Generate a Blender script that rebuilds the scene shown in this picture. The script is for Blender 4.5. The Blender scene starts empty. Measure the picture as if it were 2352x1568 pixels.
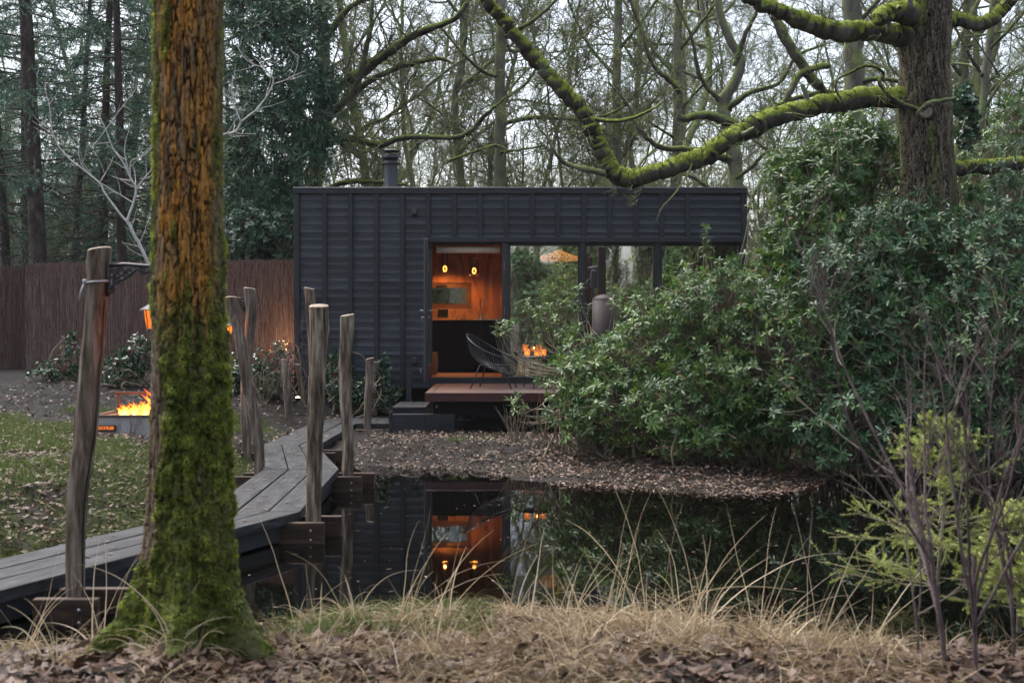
import bpy, math, random
import numpy as np
from mathutils import Vector, Matrix

S = bpy.context.scene
COL = S.collection
rng = np.random.default_rng(11)
random.seed(5)
R = math.radians

# ------------------------------------------------------------------ camera, sky, sun, exposure
F, CX, Y0, CH = 2707.0, 1176.0, 726.0, 1.713      # focal length, centre and horizon in picture units; eye height above the pond
cd = bpy.data.cameras.new('camera'); cam = bpy.data.objects.new('camera', cd); COL.objects.link(cam)
cam.location = (0, 0, CH); cam.rotation_euler = (R(90), 0, 0)
cd.sensor_width = 36; cd.lens = F / 2352 * 36; cd.shift_y = -(784 - Y0) / 2352
cd.clip_start = 0.1; cd.clip_end = 1000
cd.dof.use_dof = True; cd.dof.focus_distance = 16.0; cd.dof.aperture_fstop = 3.6
S.camera = cam

SUN_EL, SUN_ROT = R(62), R(318)
w = bpy.data.worlds.new('World'); S.world = w; w.use_nodes = True
nt = w.node_tree; nt.nodes.clear()
wo = nt.nodes.new('ShaderNodeOutputWorld'); bg = nt.nodes.new('ShaderNodeBackground')
sky = nt.nodes.new('ShaderNodeTexSky'); sky.sky_type = 'NISHITA'; sky.sun_disc = False
sky.sun_elevation = SUN_EL; sky.sun_rotation = SUN_ROT; sky.dust_density = 4.0; sky.air_density = 1.0
hs = nt.nodes.new('ShaderNodeHueSaturation'); hs.inputs['Saturation'].default_value = 0.6
nt.links.new(sky.outputs[0], hs.inputs['Color']); nt.links.new(hs.outputs[0], bg.inputs[0]); nt.links.new(bg.outputs[0], wo.inputs[0])
bg.inputs[1].default_value = 0.14
sl = bpy.data.lights.new('sun', 'SUN'); sl.energy = 1.35; sl.angle = R(40); sl.color = (1.0, 0.985, 0.96)
so = bpy.data.objects.new('sun', sl); COL.objects.link(so)
sd = Vector((math.sin(SUN_ROT) * math.cos(SUN_EL), math.cos(SUN_ROT) * math.cos(SUN_EL), math.sin(SUN_EL)))
so.rotation_euler = (-sd).to_track_quat('-Z', 'Y').to_euler(); so.location = (0, 0, 30)
S.view_settings.view_transform = 'Standard'; S.view_settings.look = 'None'
S.view_settings.exposure = 1.62; S.view_settings.gamma = 1.0; S.view_settings.use_curve_mapping = False
S.render.engine = 'CYCLES'
cy = S.cycles
cy.max_bounces = 6; cy.diffuse_bounces = 3; cy.glossy_bounces = 4; cy.transmission_bounces = 4; cy.transparent_max_bounces = 10; cy.volume_bounces = 0
cy.caustics_reflective = False; cy.caustics_refractive = False; cy.sample_clamp_indirect = 4.0
cy.use_denoising = True
try:
    cy.denoiser = 'OPENIMAGEDENOISE'; cy.denoising_prefilter = 'ACCURATE'
except Exception: pass

# ------------------------------------------------------------------ helpers
def A(*v): return np.array(v, float)
def norm(v): return v / np.maximum(np.linalg.norm(v, axis=-1, keepdims=True), 1e-9)
def W(x, y, d): return A((x - CX) * d / F, d, CH + (Y0 - y) * d / F)     # a picture point at a chosen real distance
def sst(a, b, x):
    t = np.clip((x - a) / (b - a), 0, 1); return t * t * (3 - 2 * t)

def _h(ix, iy, iz):
    n = (ix * 374761393 + iy * 668265263 + iz * 2147483647 + 1013904223) & 0xffffffff
    n = ((n ^ (n >> 13)) * 1274126177) & 0xffffffff
    n = ((n ^ (n >> 16)) * 2246822519) & 0xffffffff
    return ((n ^ (n >> 15)) & 0xffff) / 65535.0
def vnoise(x, y, z=0.0):
    x, y, z = np.broadcast_arrays(np.asarray(x, float), np.asarray(y, float), np.asarray(z, float))
    ix, iy, iz = np.floor(x).astype(np.int64), np.floor(y).astype(np.int64), np.floor(z).astype(np.int64)
    fx, fy, fz = x - ix, y - iy, z - iz
    fx, fy, fz = fx * fx * (3 - 2 * fx), fy * fy * (3 - 2 * fy), fz * fz * (3 - 2 * fz)
    r = 0
    for a in (0, 1):
        for b in (0, 1):
            for c in (0, 1):
                r = r + _h(ix + a, iy + b, iz + c) * (fx if a else 1 - fx) * (fy if b else 1 - fy) * (fz if c else 1 - fz)
    return r
def fbm(x, y, z=0.0, o=4):
    r = 0; a = .5; t = 0
    for k in range(o):
        s = 2 ** k; r = r + a * vnoise(x * s + 17 * k, y * s - 9 * k, z * s + 5 * k); t += a; a *= .5
    return r / t
def voro(x, y):                                                         # F2-F1 and a random value per cell
    ix, iy = np.floor(x).astype(np.int64), np.floor(y).astype(np.int64)
    f1 = np.full(x.shape, 9.); f2 = np.full(x.shape, 9.); c = np.zeros(x.shape)
    for a in (-1, 0, 1):
        for b in (-1, 0, 1):
            jx, jy = ix + a, iy + b
            px, py = jx + _h(jx, jy, 3 + 0 * jx), jy + _h(jx, jy, 8 + 0 * jx)
            d = np.hypot(px - x, py - y)
            m = d < f1
            f2 = np.where(m, f1, np.minimum(f2, d)); c = np.where(m, _h(jx, jy, 21 + 0 * jx), c); f1 = np.where(m, d, f1)
    return f2 - f1, c

class MB:
    def __init__(s): s.v = []; s.q = []; s.t = []; s.a = {}; s.n = 0
    def add(s, V, q=None, t=None, **at):
        V = np.asarray(V, float).reshape(-1, 3); m = len(V)
        if q is not None and len(q): s.q.append(np.asarray(q, np.int64).reshape(-1, 4) + s.n)
        if t is not None and len(t): s.t.append(np.asarray(t, np.int64).reshape(-1, 3) + s.n)
        for k in at: s.a.setdefault(k, []).append((s.n, np.broadcast_to(np.asarray(at[k], float).ravel() if np.ndim(at[k]) else at[k], (m,))))
        s.v.append(V); s.n += m
        return s
    def build(s, name, mat=None, parent=None, smooth=True, origin=None):
        me = bpy.data.meshes.new(name)
        V = np.concatenate(s.v) if s.v else np.zeros((0, 3))
        if origin is not None: V = V - np.asarray(origin)
        q = np.concatenate(s.q) if s.q else np.zeros((0, 4), np.int64)
        t = np.concatenate(s.t) if s.t else np.zeros((0, 3), np.int64)
        me.vertices.add(len(V)); me.vertices.foreach_set('co', V.astype(np.float32).ravel())
        nl = q.size + t.size; npol = len(q) + len(t)
        me.loops.add(nl); me.loops.foreach_set('vertex_index', np.concatenate([q.ravel(), t.ravel()]).astype(np.int32))
        me.polygons.add(npol)
        me.polygons.foreach_set('loop_start', np.concatenate([np.arange(len(q)) * 4, q.size + np.arange(len(t)) * 3]).astype(np.int32))
        me.update(calc_edges=True)
        me.polygons.foreach_set('use_smooth', np.full(npol, bool(smooth)))
        for k, l in s.a.items():
            arr = np.zeros(len(V), np.float32)
            for o, v in l: arr[o:o + len(v)] = v
            at = me.attributes.new(k, 'FLOAT', 'POINT'); at.data.foreach_set('value', arr)
        me.validate()
        if mat: me.materials.append(mat)
        o = bpy.data.objects.new(name, me); COL.objects.link(o)
        if origin is not None and parent is None: o.location = origin
        if parent is not None: o.parent = parent
        return o
    # ---- shapes
    def box(s, x0, x1, y0, y1, z0, z1, **at):
        V = [(x, y, z) for z in (z0, z1) for y in (y0, y1) for x in (x0, x1)]
        return s.add(V, q=[(0, 2, 3, 1), (4, 5, 7, 6), (0, 1, 5, 4), (2, 6, 7, 3), (0, 4, 6, 2), (1, 3, 7, 5)], **at)
    def bbox(s, x0, x1, y0, y1, z0, z1, b=.004, **at):                  # box with chamfered edges
        c = A(x0 + x1, y0 + y1, z0 + z1) / 2; h = A(x1 - x0, y1 - y0, z1 - z0) / 2
        b = min(b, h.min() * .45); V = []; idx = {}
        for sx in (-1, 1):
            for sy in (-1, 1):
                for sz in (-1, 1):
                    for k in range(3):
                        p = A(sx, sy, sz) * (h - b); p[k] += (sx, sy, sz)[k] * b
                        idx[(sx, sy, sz, k)] = len(V); V.append(c + p)
        q = []; t = []
        def quad(a, bb, cc, d):
            q.append((a, bb, cc, d))
        for k in range(3):
            i, j = (k + 1) % 3, (k + 2) % 3
            for sg in (-1, 1):
                def key(si, sj):
                    e = [0, 0, 0]; e[k] = sg; e[i] = si; e[j] = sj; return idx[(*e, k)]
                f = [key(-1, -1), key(1, -1), key(1, 1), key(-1, 1)]
                q.append(f if sg > 0 else f[::-1])
        for k in range(3):                                              # edge chamfers along axis k
            i, j = (k + 1) % 3, (k + 2) % 3
            for si in (-1, 1):
                for sj in (-1, 1):
                    def key(sk, ax):
                        e = [0, 0, 0]; e[k] = sk; e[i] = si; e[j] = sj; return idx[(*e, ax)]
                    f = [key(-1, i), key(1, i), key(1, j), key(-1, j)]
                    q.append(f if si * sj < 0 else f[::-1])
        for sx in (-1, 1):
            for sy in (-1, 1):
                for sz in (-1, 1):
                    f = [idx[(sx, sy, sz, k)] for k in range(3)]
                    t.append(f if sx * sy * sz > 0 else f[::-1])
        return s.add(V, q=q, t=t, **at)
    def tubes(s, P, Rr, sides=5, cap=False, **at):
        P = np.asarray(P, float); Rr = np.asarray(Rr, float)
        if P.ndim == 2: P = P[None]; Rr = Rr[None]
        B, N, _ = P.shape
        T = norm(np.gradient(P, axis=1)); m = norm(P[:, -1] - P[:, 0] + 1e-6)
        rv = np.where(np.abs(m[:, 2:3]) > .8, A(1, 0.1, 0)[None], A(0.05, 0.1, 1)[None])
        ref = norm(np.cross(m, rv))[:, None, :]
        n = norm(ref - (ref * T).sum(-1, keepdims=True) * T); b = np.cross(T, n)
        a = np.arange(sides) * 2 * np.pi / sides
        ring = P[:, :, None] + Rr[:, :, None, None] * (np.cos(a)[:, None] * n[:, :, None] + np.sin(a)[:, None] * b[:, :, None])
        base = (np.arange(B) * N * sides)[:, None, None] + (np.arange(N - 1) * sides)[None, :, None]
        k = np.arange(sides)[None, None]; k2 = (k + 1) % sides
        q = np.stack([base + k, base + k2, base + sides + k2, base + sides + k], -1).reshape(-1, 4)
        t = []
        V = ring.reshape(-1, 3)
        if cap:
            V = np.concatenate([V, P[:, 0], P[:, -1]]); o = B * N * sides
            for i in range(B):
                for j in range(sides):
                    jj = (j + 1) % sides
                    t.append((i * N * sides + jj, i * N * sides + j, o + i))
                    t.append((i * N * sides + (N - 1) * sides + j, i * N * sides + (N - 1) * sides + jj, o + B + i))
        at2 = {kk: (np.repeat(np.asarray(v), N * sides) if np.ndim(v) else v) for kk, v in at.items()}
        return s.add(V, q=q, t=t, **at2)
    def tube(s, pts, r, sides=8, cap=True, **at):
        pts = np.asarray(pts, float); r = np.full(len(pts), r) if np.ndim(r) == 0 else np.asarray(r, float)
        return s.tubes(pts[None], r[None], sides, cap, **at)
    def lathe(s, prof, c, n=24, ax='z', **at):                          # prof: (radius, height)
        a = np.arange(n) * 2 * np.pi / n; prof = np.asarray(prof, float)
        V = np.stack([prof[:, 0:1] * np.cos(a), prof[:, 0:1] * np.sin(a), np.repeat(prof[:, 1:2], n, 1)], -1)
        if ax == 'y': V = V[..., [0, 2, 1]] * A(1, 1, 1)
        k = np.arange(n); k2 = (k + 1) % n
        q = [np.stack([i * n + k, i * n + k2, (i + 1) * n + k2, (i + 1) * n + k], -1) for i in range(len(prof) - 1)]
        return s.add(V.reshape(-1, 3) + np.asarray(c), q=np.concatenate(q), **at)
    def leaves(s, pos, d, nr, L, Wd, curl=0.15, fold=0.15, tint=0.5, st=(0, .3, .65, 1), wd=(.12, .9, .85, .04), mid=True):
        d = norm(d); side = norm(np.cross(d, nr)); nr = np.cross(side, d)
        Bn = len(pos); L = np.broadcast_to(L, (Bn,))[:, None]; Wd = np.broadcast_to(Wd, (Bn,))[:, None]; curl = np.broadcast_to(curl, (Bn,))[:, None]
        rows = []
        for u, ww in zip(st, wd):
            c = pos + d * L * (u - .25 * np.abs(curl) * u * u) - nr * curl * L * u * u
            e = side * Wd * .5 * ww; up = nr * Wd * fold * ww
            rows.append(np.stack([c - e + up, c, c + e + up] if mid else [c - e, c + e], 1))
        V = np.stack(rows, 1); m = V.shape[2]; ns = len(st)
        base = (np.arange(Bn) * ns * m)[:, None, None] + (np.arange(ns - 1) * m)[None, :, None] + np.arange(m - 1)[None, None]
        q = np.stack([base, base + 1, base + m + 1, base + m], -1).reshape(-1, 4)
        return s.add(V.reshape(-1, 3), q=q, tint=np.repeat(np.broadcast_to(tint, (Bn,)), ns * m))
    def blades(s, P, Wd, tint=0.5, sidev=None):                         # thin ribbons along polylines P[B,N,3]
        B, N, _ = P.shape
        T = norm(np.gradient(P, axis=1))
        if sidev is None: sidev = norm(rng.normal(size=(B, 3)) * A(1, 1, .2))
        sv = norm(np.cross(T, sidev[:, None, :] + 1e-5))
        ww = np.broadcast_to(Wd, (B,))[:, None, None] * np.linspace(1, .15, N)[None, :, None] * .5
        V = np.stack([P - sv * ww, P + sv * ww], 2)
        base = (np.arange(B) * N * 2)[:, None] + (np.arange(N - 1) * 2)[None]
        q = np.stack([base, base + 1, base + 3, base + 2], -1).reshape(-1, 4)
        return s.add(V.reshape(-1, 3), q=q, tint=np.repeat(np.broadcast_to(tint, (B,)), N * 2))

def tag(o, label=None, cat=None, group=None, kind=None):
    if label: o['label'] = label
    if cat: o['category'] = cat
    if group: o['group'] = group
    if kind: o['kind'] = kind
    return o
def empty(name, loc, label, cat, group=None):
    o = bpy.data.objects.new(name, None); COL.objects.link(o); o.location = tuple(loc); o.empty_display_size = .2
    return tag(o, label, cat, group)
def copy_thing(o, loc, rz=0.0, sc=1.0, label=None, parent=None):
    c = o.copy(); COL.objects.link(c)
    if parent is None:
        c.location = tuple(loc); c.rotation_euler = (0, 0, rz); c.scale = (sc, sc, sc) if np.ndim(sc) == 0 else sc
        if label: c['label'] = label
    else: c.parent = parent
    for ch in list(o.children): copy_thing(ch, None, parent=c)
    return c

# ------------------------------------------------------------------ growth
def grow(start, d, length, r0, N, wig, up, tip=.3):
    B = len(start); P = np.empty((B, N, 3)); P[:, 0] = start; step = (np.asarray(length) / (N - 1))[:, None]; d = norm(d)
    for i in range(1, N):
        d = norm(d + rng.normal(0, wig, (B, 3)) + A(0, 0, up)); P[:, i] = P[:, i - 1] + d * step
    return P, np.asarray(r0)[:, None] * np.linspace(1, tip, N)[None]
def spawn(P, Rr, k, t0, t1, ang, lenf, rf, flat=1.0, jit=.25):
    B, N, _ = P.shape; Lp = np.linalg.norm(np.diff(P, axis=1), axis=-1).sum(1)
    t = rng.uniform(t0, t1, (B, k)); f = t * (N - 1); i = np.minimum(f.astype(int), N - 2); ww = (f - i)[..., None]; b = np.arange(B)[:, None]
    pos = P[b, i] * (1 - ww) + P[b, i + 1] * ww; tan = norm(P[b, i + 1] - P[b, i]); rad = Rr[b, i]
    rv = rng.normal(size=(B, k, 3)); rv[..., 2] *= flat
    perp = norm(np.cross(tan, np.cross(rv, tan)))
    a = rng.normal(ang, jit, (B, k))[..., None]
    d = tan * np.cos(a) + perp * np.sin(a)
    L = Lp[:, None] * lenf * (1 - .5 * t) * rng.uniform(.6, 1.3, (B, k))
    return pos.reshape(-1, 3), d.reshape(-1, 3), L.ravel(), (rad * rf).ravel()
def spline(pts, n):                                                     # Catmull-Rom through traced points
    p = np.asarray(pts, float); m = len(p); t = np.linspace(0, m - 1, n); i = np.clip(t.astype(int), 0, m - 2); u = (t - i)[:, None]
    g = lambda j: p[np.clip(j, 0, m - 1)]
    a, b, c, d = g(i - 1), p[i], p[i + 1], g(i + 2)
    return .5 * (2 * b + (c - a) * u + (2 * a - 5 * b + 4 * c - d) * u * u + (3 * b - a - 3 * c + d) * u ** 3)

# ------------------------------------------------------------------ materials
def mk(name):
    m = bpy.data.materials.new(name); m.use_nodes = True; t = m.node_tree
    return m, t, t.nodes['Principled BSDF']
def nn(t, typ, **kw):
    n = t.nodes.new('ShaderNode' + typ)
    for k, v in kw.items():
        if k in n.inputs: n.inputs[k].default_value = v
        else: setattr(n, k, v)
    return n
def ramp(t, src, stops):
    r = t.nodes.new('ShaderNodeValToRGB'); e = r.color_ramp.elements
    while len(e) < len(stops): e.new(.5)
    for el, (p, c) in zip(e, stops): el.position = p; el.color = (*c, 1) if len(c) == 3 else c
    t.links.new(src, r.inputs[0]); return r.outputs[0]
def coords(t, scale=(1, 1, 1), kind='Object'):
    tc = nn(t, 'TexCoord'); mp = nn(t, 'Mapping'); mp.inputs['Scale'].default_value = scale
    t.links.new(tc.outputs[kind], mp.inputs[0]); return mp.outputs[0]
def noise(t, vec, scale, detail=6, rough=.6, dist=0.0):
    n = nn(t, 'TexNoise'); n.inputs['Scale'].default_value = scale; n.inputs['Detail'].default_value = detail
    n.inputs['Roughness'].default_value = rough; n.inputs['Distortion'].default_value = dist
    t.links.new(vec, n.inputs['Vector']); return n.outputs['Fac']
def mixc(t, f, a, b):
    m = nn(t, 'Mix', data_type='RGBA')
    for sck, v in ((0, f), (6, a), (7, b)):
        if isinstance(v, bpy.types.NodeSocket): t.links.new(v, m.inputs[sck])
        else: m.inputs[sck].default_value = (*v, 1) if np.ndim(v) and len(v) == 3 else v
    return m.outputs[2]
def math_(t, op, a, b=None, clamp=False):
    m = nn(t, 'Math', operation=op); m.use_clamp = clamp
    for i, v in enumerate((a, b)):
        if v is None: continue
        if isinstance(v, bpy.types.NodeSocket): t.links.new(v, m.inputs[i])
        else: m.inputs[i].default_value = v
    return m.outputs[0]
def bump(t, p, h, st, dist=.01):
    b = nn(t, 'Bump'); b.inputs['Strength'].default_value = st; b.inputs['Distance'].default_value = dist
    t.links.new(h, b.inputs['Height']); t.links.new(b.outputs[0], p.inputs['Normal'])
def attr(t, name):
    a = nn(t, 'Attribute'); a.attribute_name = name; return a.outputs['Fac']

def noise_mat(name, stops, scale=8, stretch=(1, 1, 1), rough=.8, spec=.3, bst=.4, bdist=.01, metal=0, detail=7, fine=None):
    m, t, p = mk(name); v = coords(t, stretch); f = noise(t, v, scale, detail)
    t.links.new(ramp(t, f, stops), p.inputs['Base Color'])
    p.inputs['Roughness'].default_value = rough; p.inputs['Specular IOR Level'].default_value = spec; p.inputs['Metallic'].default_value = metal
    if bst: bump(t, p, noise(t, v, fine or scale * 3, 6), bst, bdist)
    return m
def plain(name, c, rough=.5, spec=.5, metal=0):                         # a slightly mottled paint or metal
    c = A(*c); return noise_mat(name, [(.3, tuple(c * .82)), (.7, tuple(np.minimum(c * 1.15, 1)))], 14, rough=rough, spec=spec, metal=metal, bst=.08)
def leaf_mat(name, stops, rough=.4, spec=.5, trans=.25, back=1.25):
    m, t, p = mk(name); c = ramp(t, attr(t, 'tint'), stops)
    g = nn(t, 'NewGeometry'); under = nn(t, 'Mix', data_type='RGBA', blend_type='MULTIPLY'); under.inputs[0].default_value = 1
    t.links.new(c, under.inputs[6]); under.inputs[7].default_value = (back, back, back * .9, 1)
    cc = mixc(t, g.outputs['Backfacing'], c, under.outputs[2])
    t.links.new(cc, p.inputs['Base Color']); p.inputs['Roughness'].default_value = rough; p.inputs['Specular IOR Level'].default_value = spec
    if trans:
        tr = nn(t, 'BsdfTranslucent'); t.links.new(cc, tr.inputs[0]); mx = nn(t, 'MixShader'); mx.inputs[0].default_value = trans
        t.links.new(p.outputs[0], mx.inputs[1]); t.links.new(tr.outputs[0], mx.inputs[2])
        t.links.new(mx.outputs[0], t.nodes['Material Output'].inputs[0])
    return m
def mossy(name, bark, moss, amount=.0, scale=6, stretch=(1, 1, 1), bst=.6, bdist=.02):     # bark with moss growing on whatever faces up
    m, t, p = mk(name); v = coords(t, stretch)
    f = noise(t, v, scale, 7); bc = ramp(t, f, bark)
    v2 = coords(t); mc = ramp(t, noise(t, v2, 22, 5), moss)
    g = nn(t, 'NewGeometry'); sx = nn(t, 'SeparateXYZ'); t.links.new(g.outputs['Normal'], sx.inputs[0])
    k = math_(t, 'ADD', math_(t, 'MULTIPLY', sx.outputs[2], .55), math_(t, 'MULTIPLY', noise(t, v2, 2.2, 5), 1.1))
    k = math_(t, 'MULTIPLY', math_(t, 'ADD', k, -.62 + amount), 4.5, True)
    t.links.new(mixc(t, k, bc, mc), p.inputs['Base Color']); p.inputs['Roughness'].default_value = .9; p.inputs['Specular IOR Level'].default_value = .15
    bump(t, p, noise(t, v, scale * 3, 5), bst, bdist)
    return m
def emis(name, c, st):
    m, t, p = mk(name); e = nn(t, 'Emission'); e.inputs[0].default_value = (*c, 1); e.inputs[1].default_value = st
    t.links.new(e.outputs[0], t.nodes['Material Output'].inputs[0]); return m
def glass(name, refl=.3, tint=(.9, .93, .92), rough=0.0):
    m, t, p = mk(name); tr = nn(t, 'BsdfTransparent'); tr.inputs[0].default_value = (*tint, 1)
    gl = nn(t, 'BsdfGlossy'); gl.inputs['Roughness'].default_value = rough; mx = nn(t, 'MixShader'); mx.inputs[0].default_value = refl
    t.links.new(tr.outputs[0], mx.inputs[1]); t.links.new(gl.outputs[0], mx.inputs[2]); t.links.new(mx.outputs[0], t.nodes['Material Output'].inputs[0])
    return m
def wood(name, c0, c1, c2, axis='x', rough=.75, spec=.25, scale=3.0, bst=.5):   # grain along one axis
    st = {'x': (.12, 1, 1), 'y': (1, .12, 1), 'z': (1, 1, .12)}[axis]; st = tuple(8 * s for s in st)
    m, t, p = mk(name); v = coords(t, st); f = noise(t, v, scale, 8, .65, .6)
    f2 = noise(t, coords(t), 1.3, 4)
    c = ramp(t, f, [(.34, c0), (.5, c1), (.66, c2)])
    t.links.new(mixc(t, math_(t, 'MULTIPLY', f2, .5), c, c0), p.inputs['Base Color'])
    p.inputs['Roughness'].default_value = rough; p.inputs['Specular IOR Level'].default_value = spec
    bump(t, p, f, bst, .004); return m

M = {}
M['black_wood'] = wood('black_stained_wood', (.012, .0125, .015), (.02, .021, .025), (.032, .033, .038), 'x', .62, .35, 4)
M['black_batten'] = wood('black_batten_wood', (.011, .0115, .014), (.017, .018, .021), (.026, .027, .031), 'z', .62, .35, 4)
M['black_metal'] = plain('black_metal', (.012, .012, .014), .4, .5)
M['dark_void'] = plain('dark_timber', (.010, .009, .009), .9, .1)
M['zinc'] = plain('grey_flashing', (.09, .09, .1), .4, .5, .6)
M['flue'] = plain('flue_metal', (.035, .035, .04), .45, .5, .4)
M['deck'] = wood('deck_board', (.045, .024, .02), (.085, .05, .043), (.14, .092, .08), 'x', .6, .35, 3)
M['fascia'] = wood('red_hardwood', (.03, .007, .007), (.055, .013, .012), (.085, .024, .02), 'x', .5, .4, 2.5)
M['walk'] = wood('weathered_plank', (.008, .008, .009), (.027, .027, .029), (.07, .07, .075), 'y', .72, .28, 3.0, 1.0)
M['beam'] = wood('brown_beam', (.014, .008, .005), (.045, .024, .014), (.10, .06, .037), 'x', .7, .3, 3)
M['post'] = wood('weathered_post', (.03, .02, .013), (.15, .112, .083), (.33, .27, .22), 'z', .85, .2, 2.6, 1.0)
M['post_end'] = noise_mat('sawn_post_end', [(.3, (.16, .11, .08)), (.7, (.34, .27, .2))], 20)
M['bolt'] = plain('galvanised_bolt', (.25, .25, .26), .35, .5, .9)
M['glass'] = glass('window_glass', .7, (.62, .64, .62))
M['clear'] = glass('clear_glass', .08, (.95, .95, .95))
M['amber'] = glass('smoked_glass', .1, (.75, .6, .42))
M['ply'] = None
# ------------------------------------------------------------------ ground and pond
POND = A((-4.6, 5.8), (-3.4, 5.8), (-2.4, 5.95), (-1.5, 6.45), (-.9, 6.85), (-.2, 6.9), (.5, 6.75), (1.2, 6.45), (2.0, 6.15), (2.8, 5.95), (4.2, 6.1), (5.6, 7.2),
         (5.9, 9), (5.9, 11.5), (5.2, 13), (4.2, 13.2), (3.4, 12.7), (3.05, 12.0), (2.75, 11.55), (2.2, 11.3), (1.4, 11.6), (.63, 11.95), (.1, 12.5),
         (-.47, 13.2), (-1.37, 13.45), (-2.0, 13.9), (-2.6, 13.6), (-2.72, 12.5), (-2.5, 11.2), (-2.45, 10), (-2.8, 8.9), (-3.4, 7.8), (-4.2, 7.1), (-4.9, 6.9))
def sdist(x, y):                                                        # signed distance to the shore, positive on land
    x = np.asarray(x, float); y = np.asarray(y, float); d = np.full(x.shape, 1e9); ins = np.zeros(x.shape, bool)
    n = len(POND)
    for i in range(n):
        ax, ay = POND[i]; bx, by = POND[(i + 1) % n]
        ex, ey = bx - ax, by - ay; t = np.clip(((x - ax) * ex + (y - ay) * ey) / (ex * ex + ey * ey), 0, 1)
        d = np.minimum(d, np.hypot(x - ax - t * ex, y - ay - t * ey))
        c = ((ay > y) != (by > y)) & (x < (bx - ax) * (y - ay) / (by - ay + 1e-12) + ax); ins ^= c
    return np.where(ins, -d, d)
def ground(x, y):
    x = np.asarray(x, float); y = np.asarray(y, float); s = sdist(x, y)
    s = s + (fbm(x * 1.7, y * 1.7, 3.1, 3) - .5) * .5
    left = sst(-2.3, -4.2, x)
    back = sst(16, 21, y)
    near = sst(8.0, 6.2, y); front = sst(6.2, 4.8, y)
    base = .11 - .05 * near * (1 - left) + left * (.28 + .36 * sst(14, 19, y)) * sst(6, 9, y) + back * .45 * (1 - left) + front * .2 + .25 * sst(3.0, 4.6, x) * sst(8, 11, y)
    lump = (fbm(x * 4.2, y * 4.2, .5, 4) - .5) * .12 + (fbm(x * 13, y * 13, 1.5, 2) - .5) * .035
    h = base * sst(-.1, 1.3, s) + .012 * sst(0, .3, s) + lump * sst(0, .5, s)
    h = h + front * (x > -3.4) * .16 * (fbm(x * 1.9, y * 1.9, 6.5, 3) - .45) * sst(.1, .5, s)
    mud = sst(.0, .3, s) * sst(13, 13.4, y) * sst(15.6, 14.2, y) * sst(-2.3, -1.7, x) * sst(.6, -.4, x)
    h = h + mud * (.06 + .16 * (fbm(x * 5, y * 5, 7, 3) - .5) + .11 * (fbm(x * 9, y * 9, 2, 2) - .5)) + .045 * (vnoise(x * 9, y * 9, 5) - .5) * sst(0, .4, s) * sst(26, 20, np.hypot(x, y))
    h = np.maximum(h, .05 * sst(.05, .5, s)) - .55 * sst(0, -.7, s)
    far = sst(26, 60, np.hypot(x, y)); h = h + far * ((fbm(x * .05, y * .05, 2, 3) - .45) * 2.5 + .5)
    return h
def dens(lo, hi, a, b, st, grow_=1.25):
    xs = list(np.arange(a, b + 1e-6, st)); s = st
    while xs[-1] < hi: s = min(s * grow_, 12); xs.append(xs[-1] + s)
    s = st
    while xs[0] > lo: s = min(s * grow_, 12); xs.insert(0, xs[0] - s)
    return np.array(xs)
gx, gy = dens(-260, 260, -6.5, 6.5, .055), dens(-120, 300, 4.2, 18.6, .055)
GX, GY = np.meshgrid(gx, gy); GZ = ground(GX, GY)
nx, ny = len(gx), len(gy); ii = (np.arange(ny - 1) * nx)[:, None] + np.arange(nx - 1)[None]
mb = MB().add(np.stack([GX, GY, GZ], -1).reshape(-1, 3), q=np.stack([ii, ii + 1, ii + nx + 1, ii + nx], -1).reshape(-1, 4))
m, t, p = mk('forest_soil'); v = coords(t)
c = ramp(t, noise(t, v, 5, 8, .7), [(.25, (.008, .0065, .0055)), (.45, (.022, .018, .015)), (.6, (.042, .036, .031)), (.8, (.085, .075, .066))])
c2 = ramp(t, noise(t, v, 34, 5, .7), [(.35, (.012, .009, .007)), (.6, (.055, .042, .033)), (.75, (.11, .09, .074))])
sy = nn(t, 'SeparateXYZ'); t.links.new(v, sy.inputs[0]); conifer_shade = math_(t, 'MULTIPLY', math_(t, 'ADD', math_(t, 'ADD', sy.outputs[1], math_(t, 'MULTIPLY', noise(t, v, .8, 4), 3.0)), -16.0), 1.0, True)   # shade of the conifers, painted into the soil colour towards the back
t.links.new(mixc(t, math_(t, 'MULTIPLY', conifer_shade, .8), mixc(t, math_(t, 'MULTIPLY', noise(t, v, 1.6, 4), .9), c, c2), (.010, .008, .007)), p.inputs['Base Color'])
t.links.new(math_(t, 'ADD', math_(t, 'MULTIPLY', noise(t, v, 3, 5), .6), .38), p.inputs['Roughness']); p.inputs['Specular IOR Level'].default_value = .18
bump(t, p, noise(t, v, 30, 9, .8), 1.0, .06)
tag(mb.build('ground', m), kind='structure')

m, t, p = mk('pond_water'); v = coords(t)
p.inputs['Base Color'].default_value = (.0015, .0013, .001, 1); p.inputs['Roughness'].default_value = .015; p.inputs['IOR'].default_value = 1.33; p.inputs['Specular IOR Level'].default_value = .75
bump(t, p, noise(t, coords(t, (1, .6, 1)), 2.2, 3), .05, .012)
px, py = np.linspace(-5.5, 7, 26), np.linspace(5.2, 14.8, 20); PX, PY = np.meshgrid(px, py)
ii = (np.arange(19) * 26)[:, None] + np.arange(25)[None]
mb = MB().add(np.stack([PX, PY, 0 * PX], -1).reshape(-1, 3), q=np.stack([ii, ii + 1, ii + 27, ii + 26], -1).reshape(-1, 4))
tag(mb.build('water', m), kind='structure')

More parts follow.
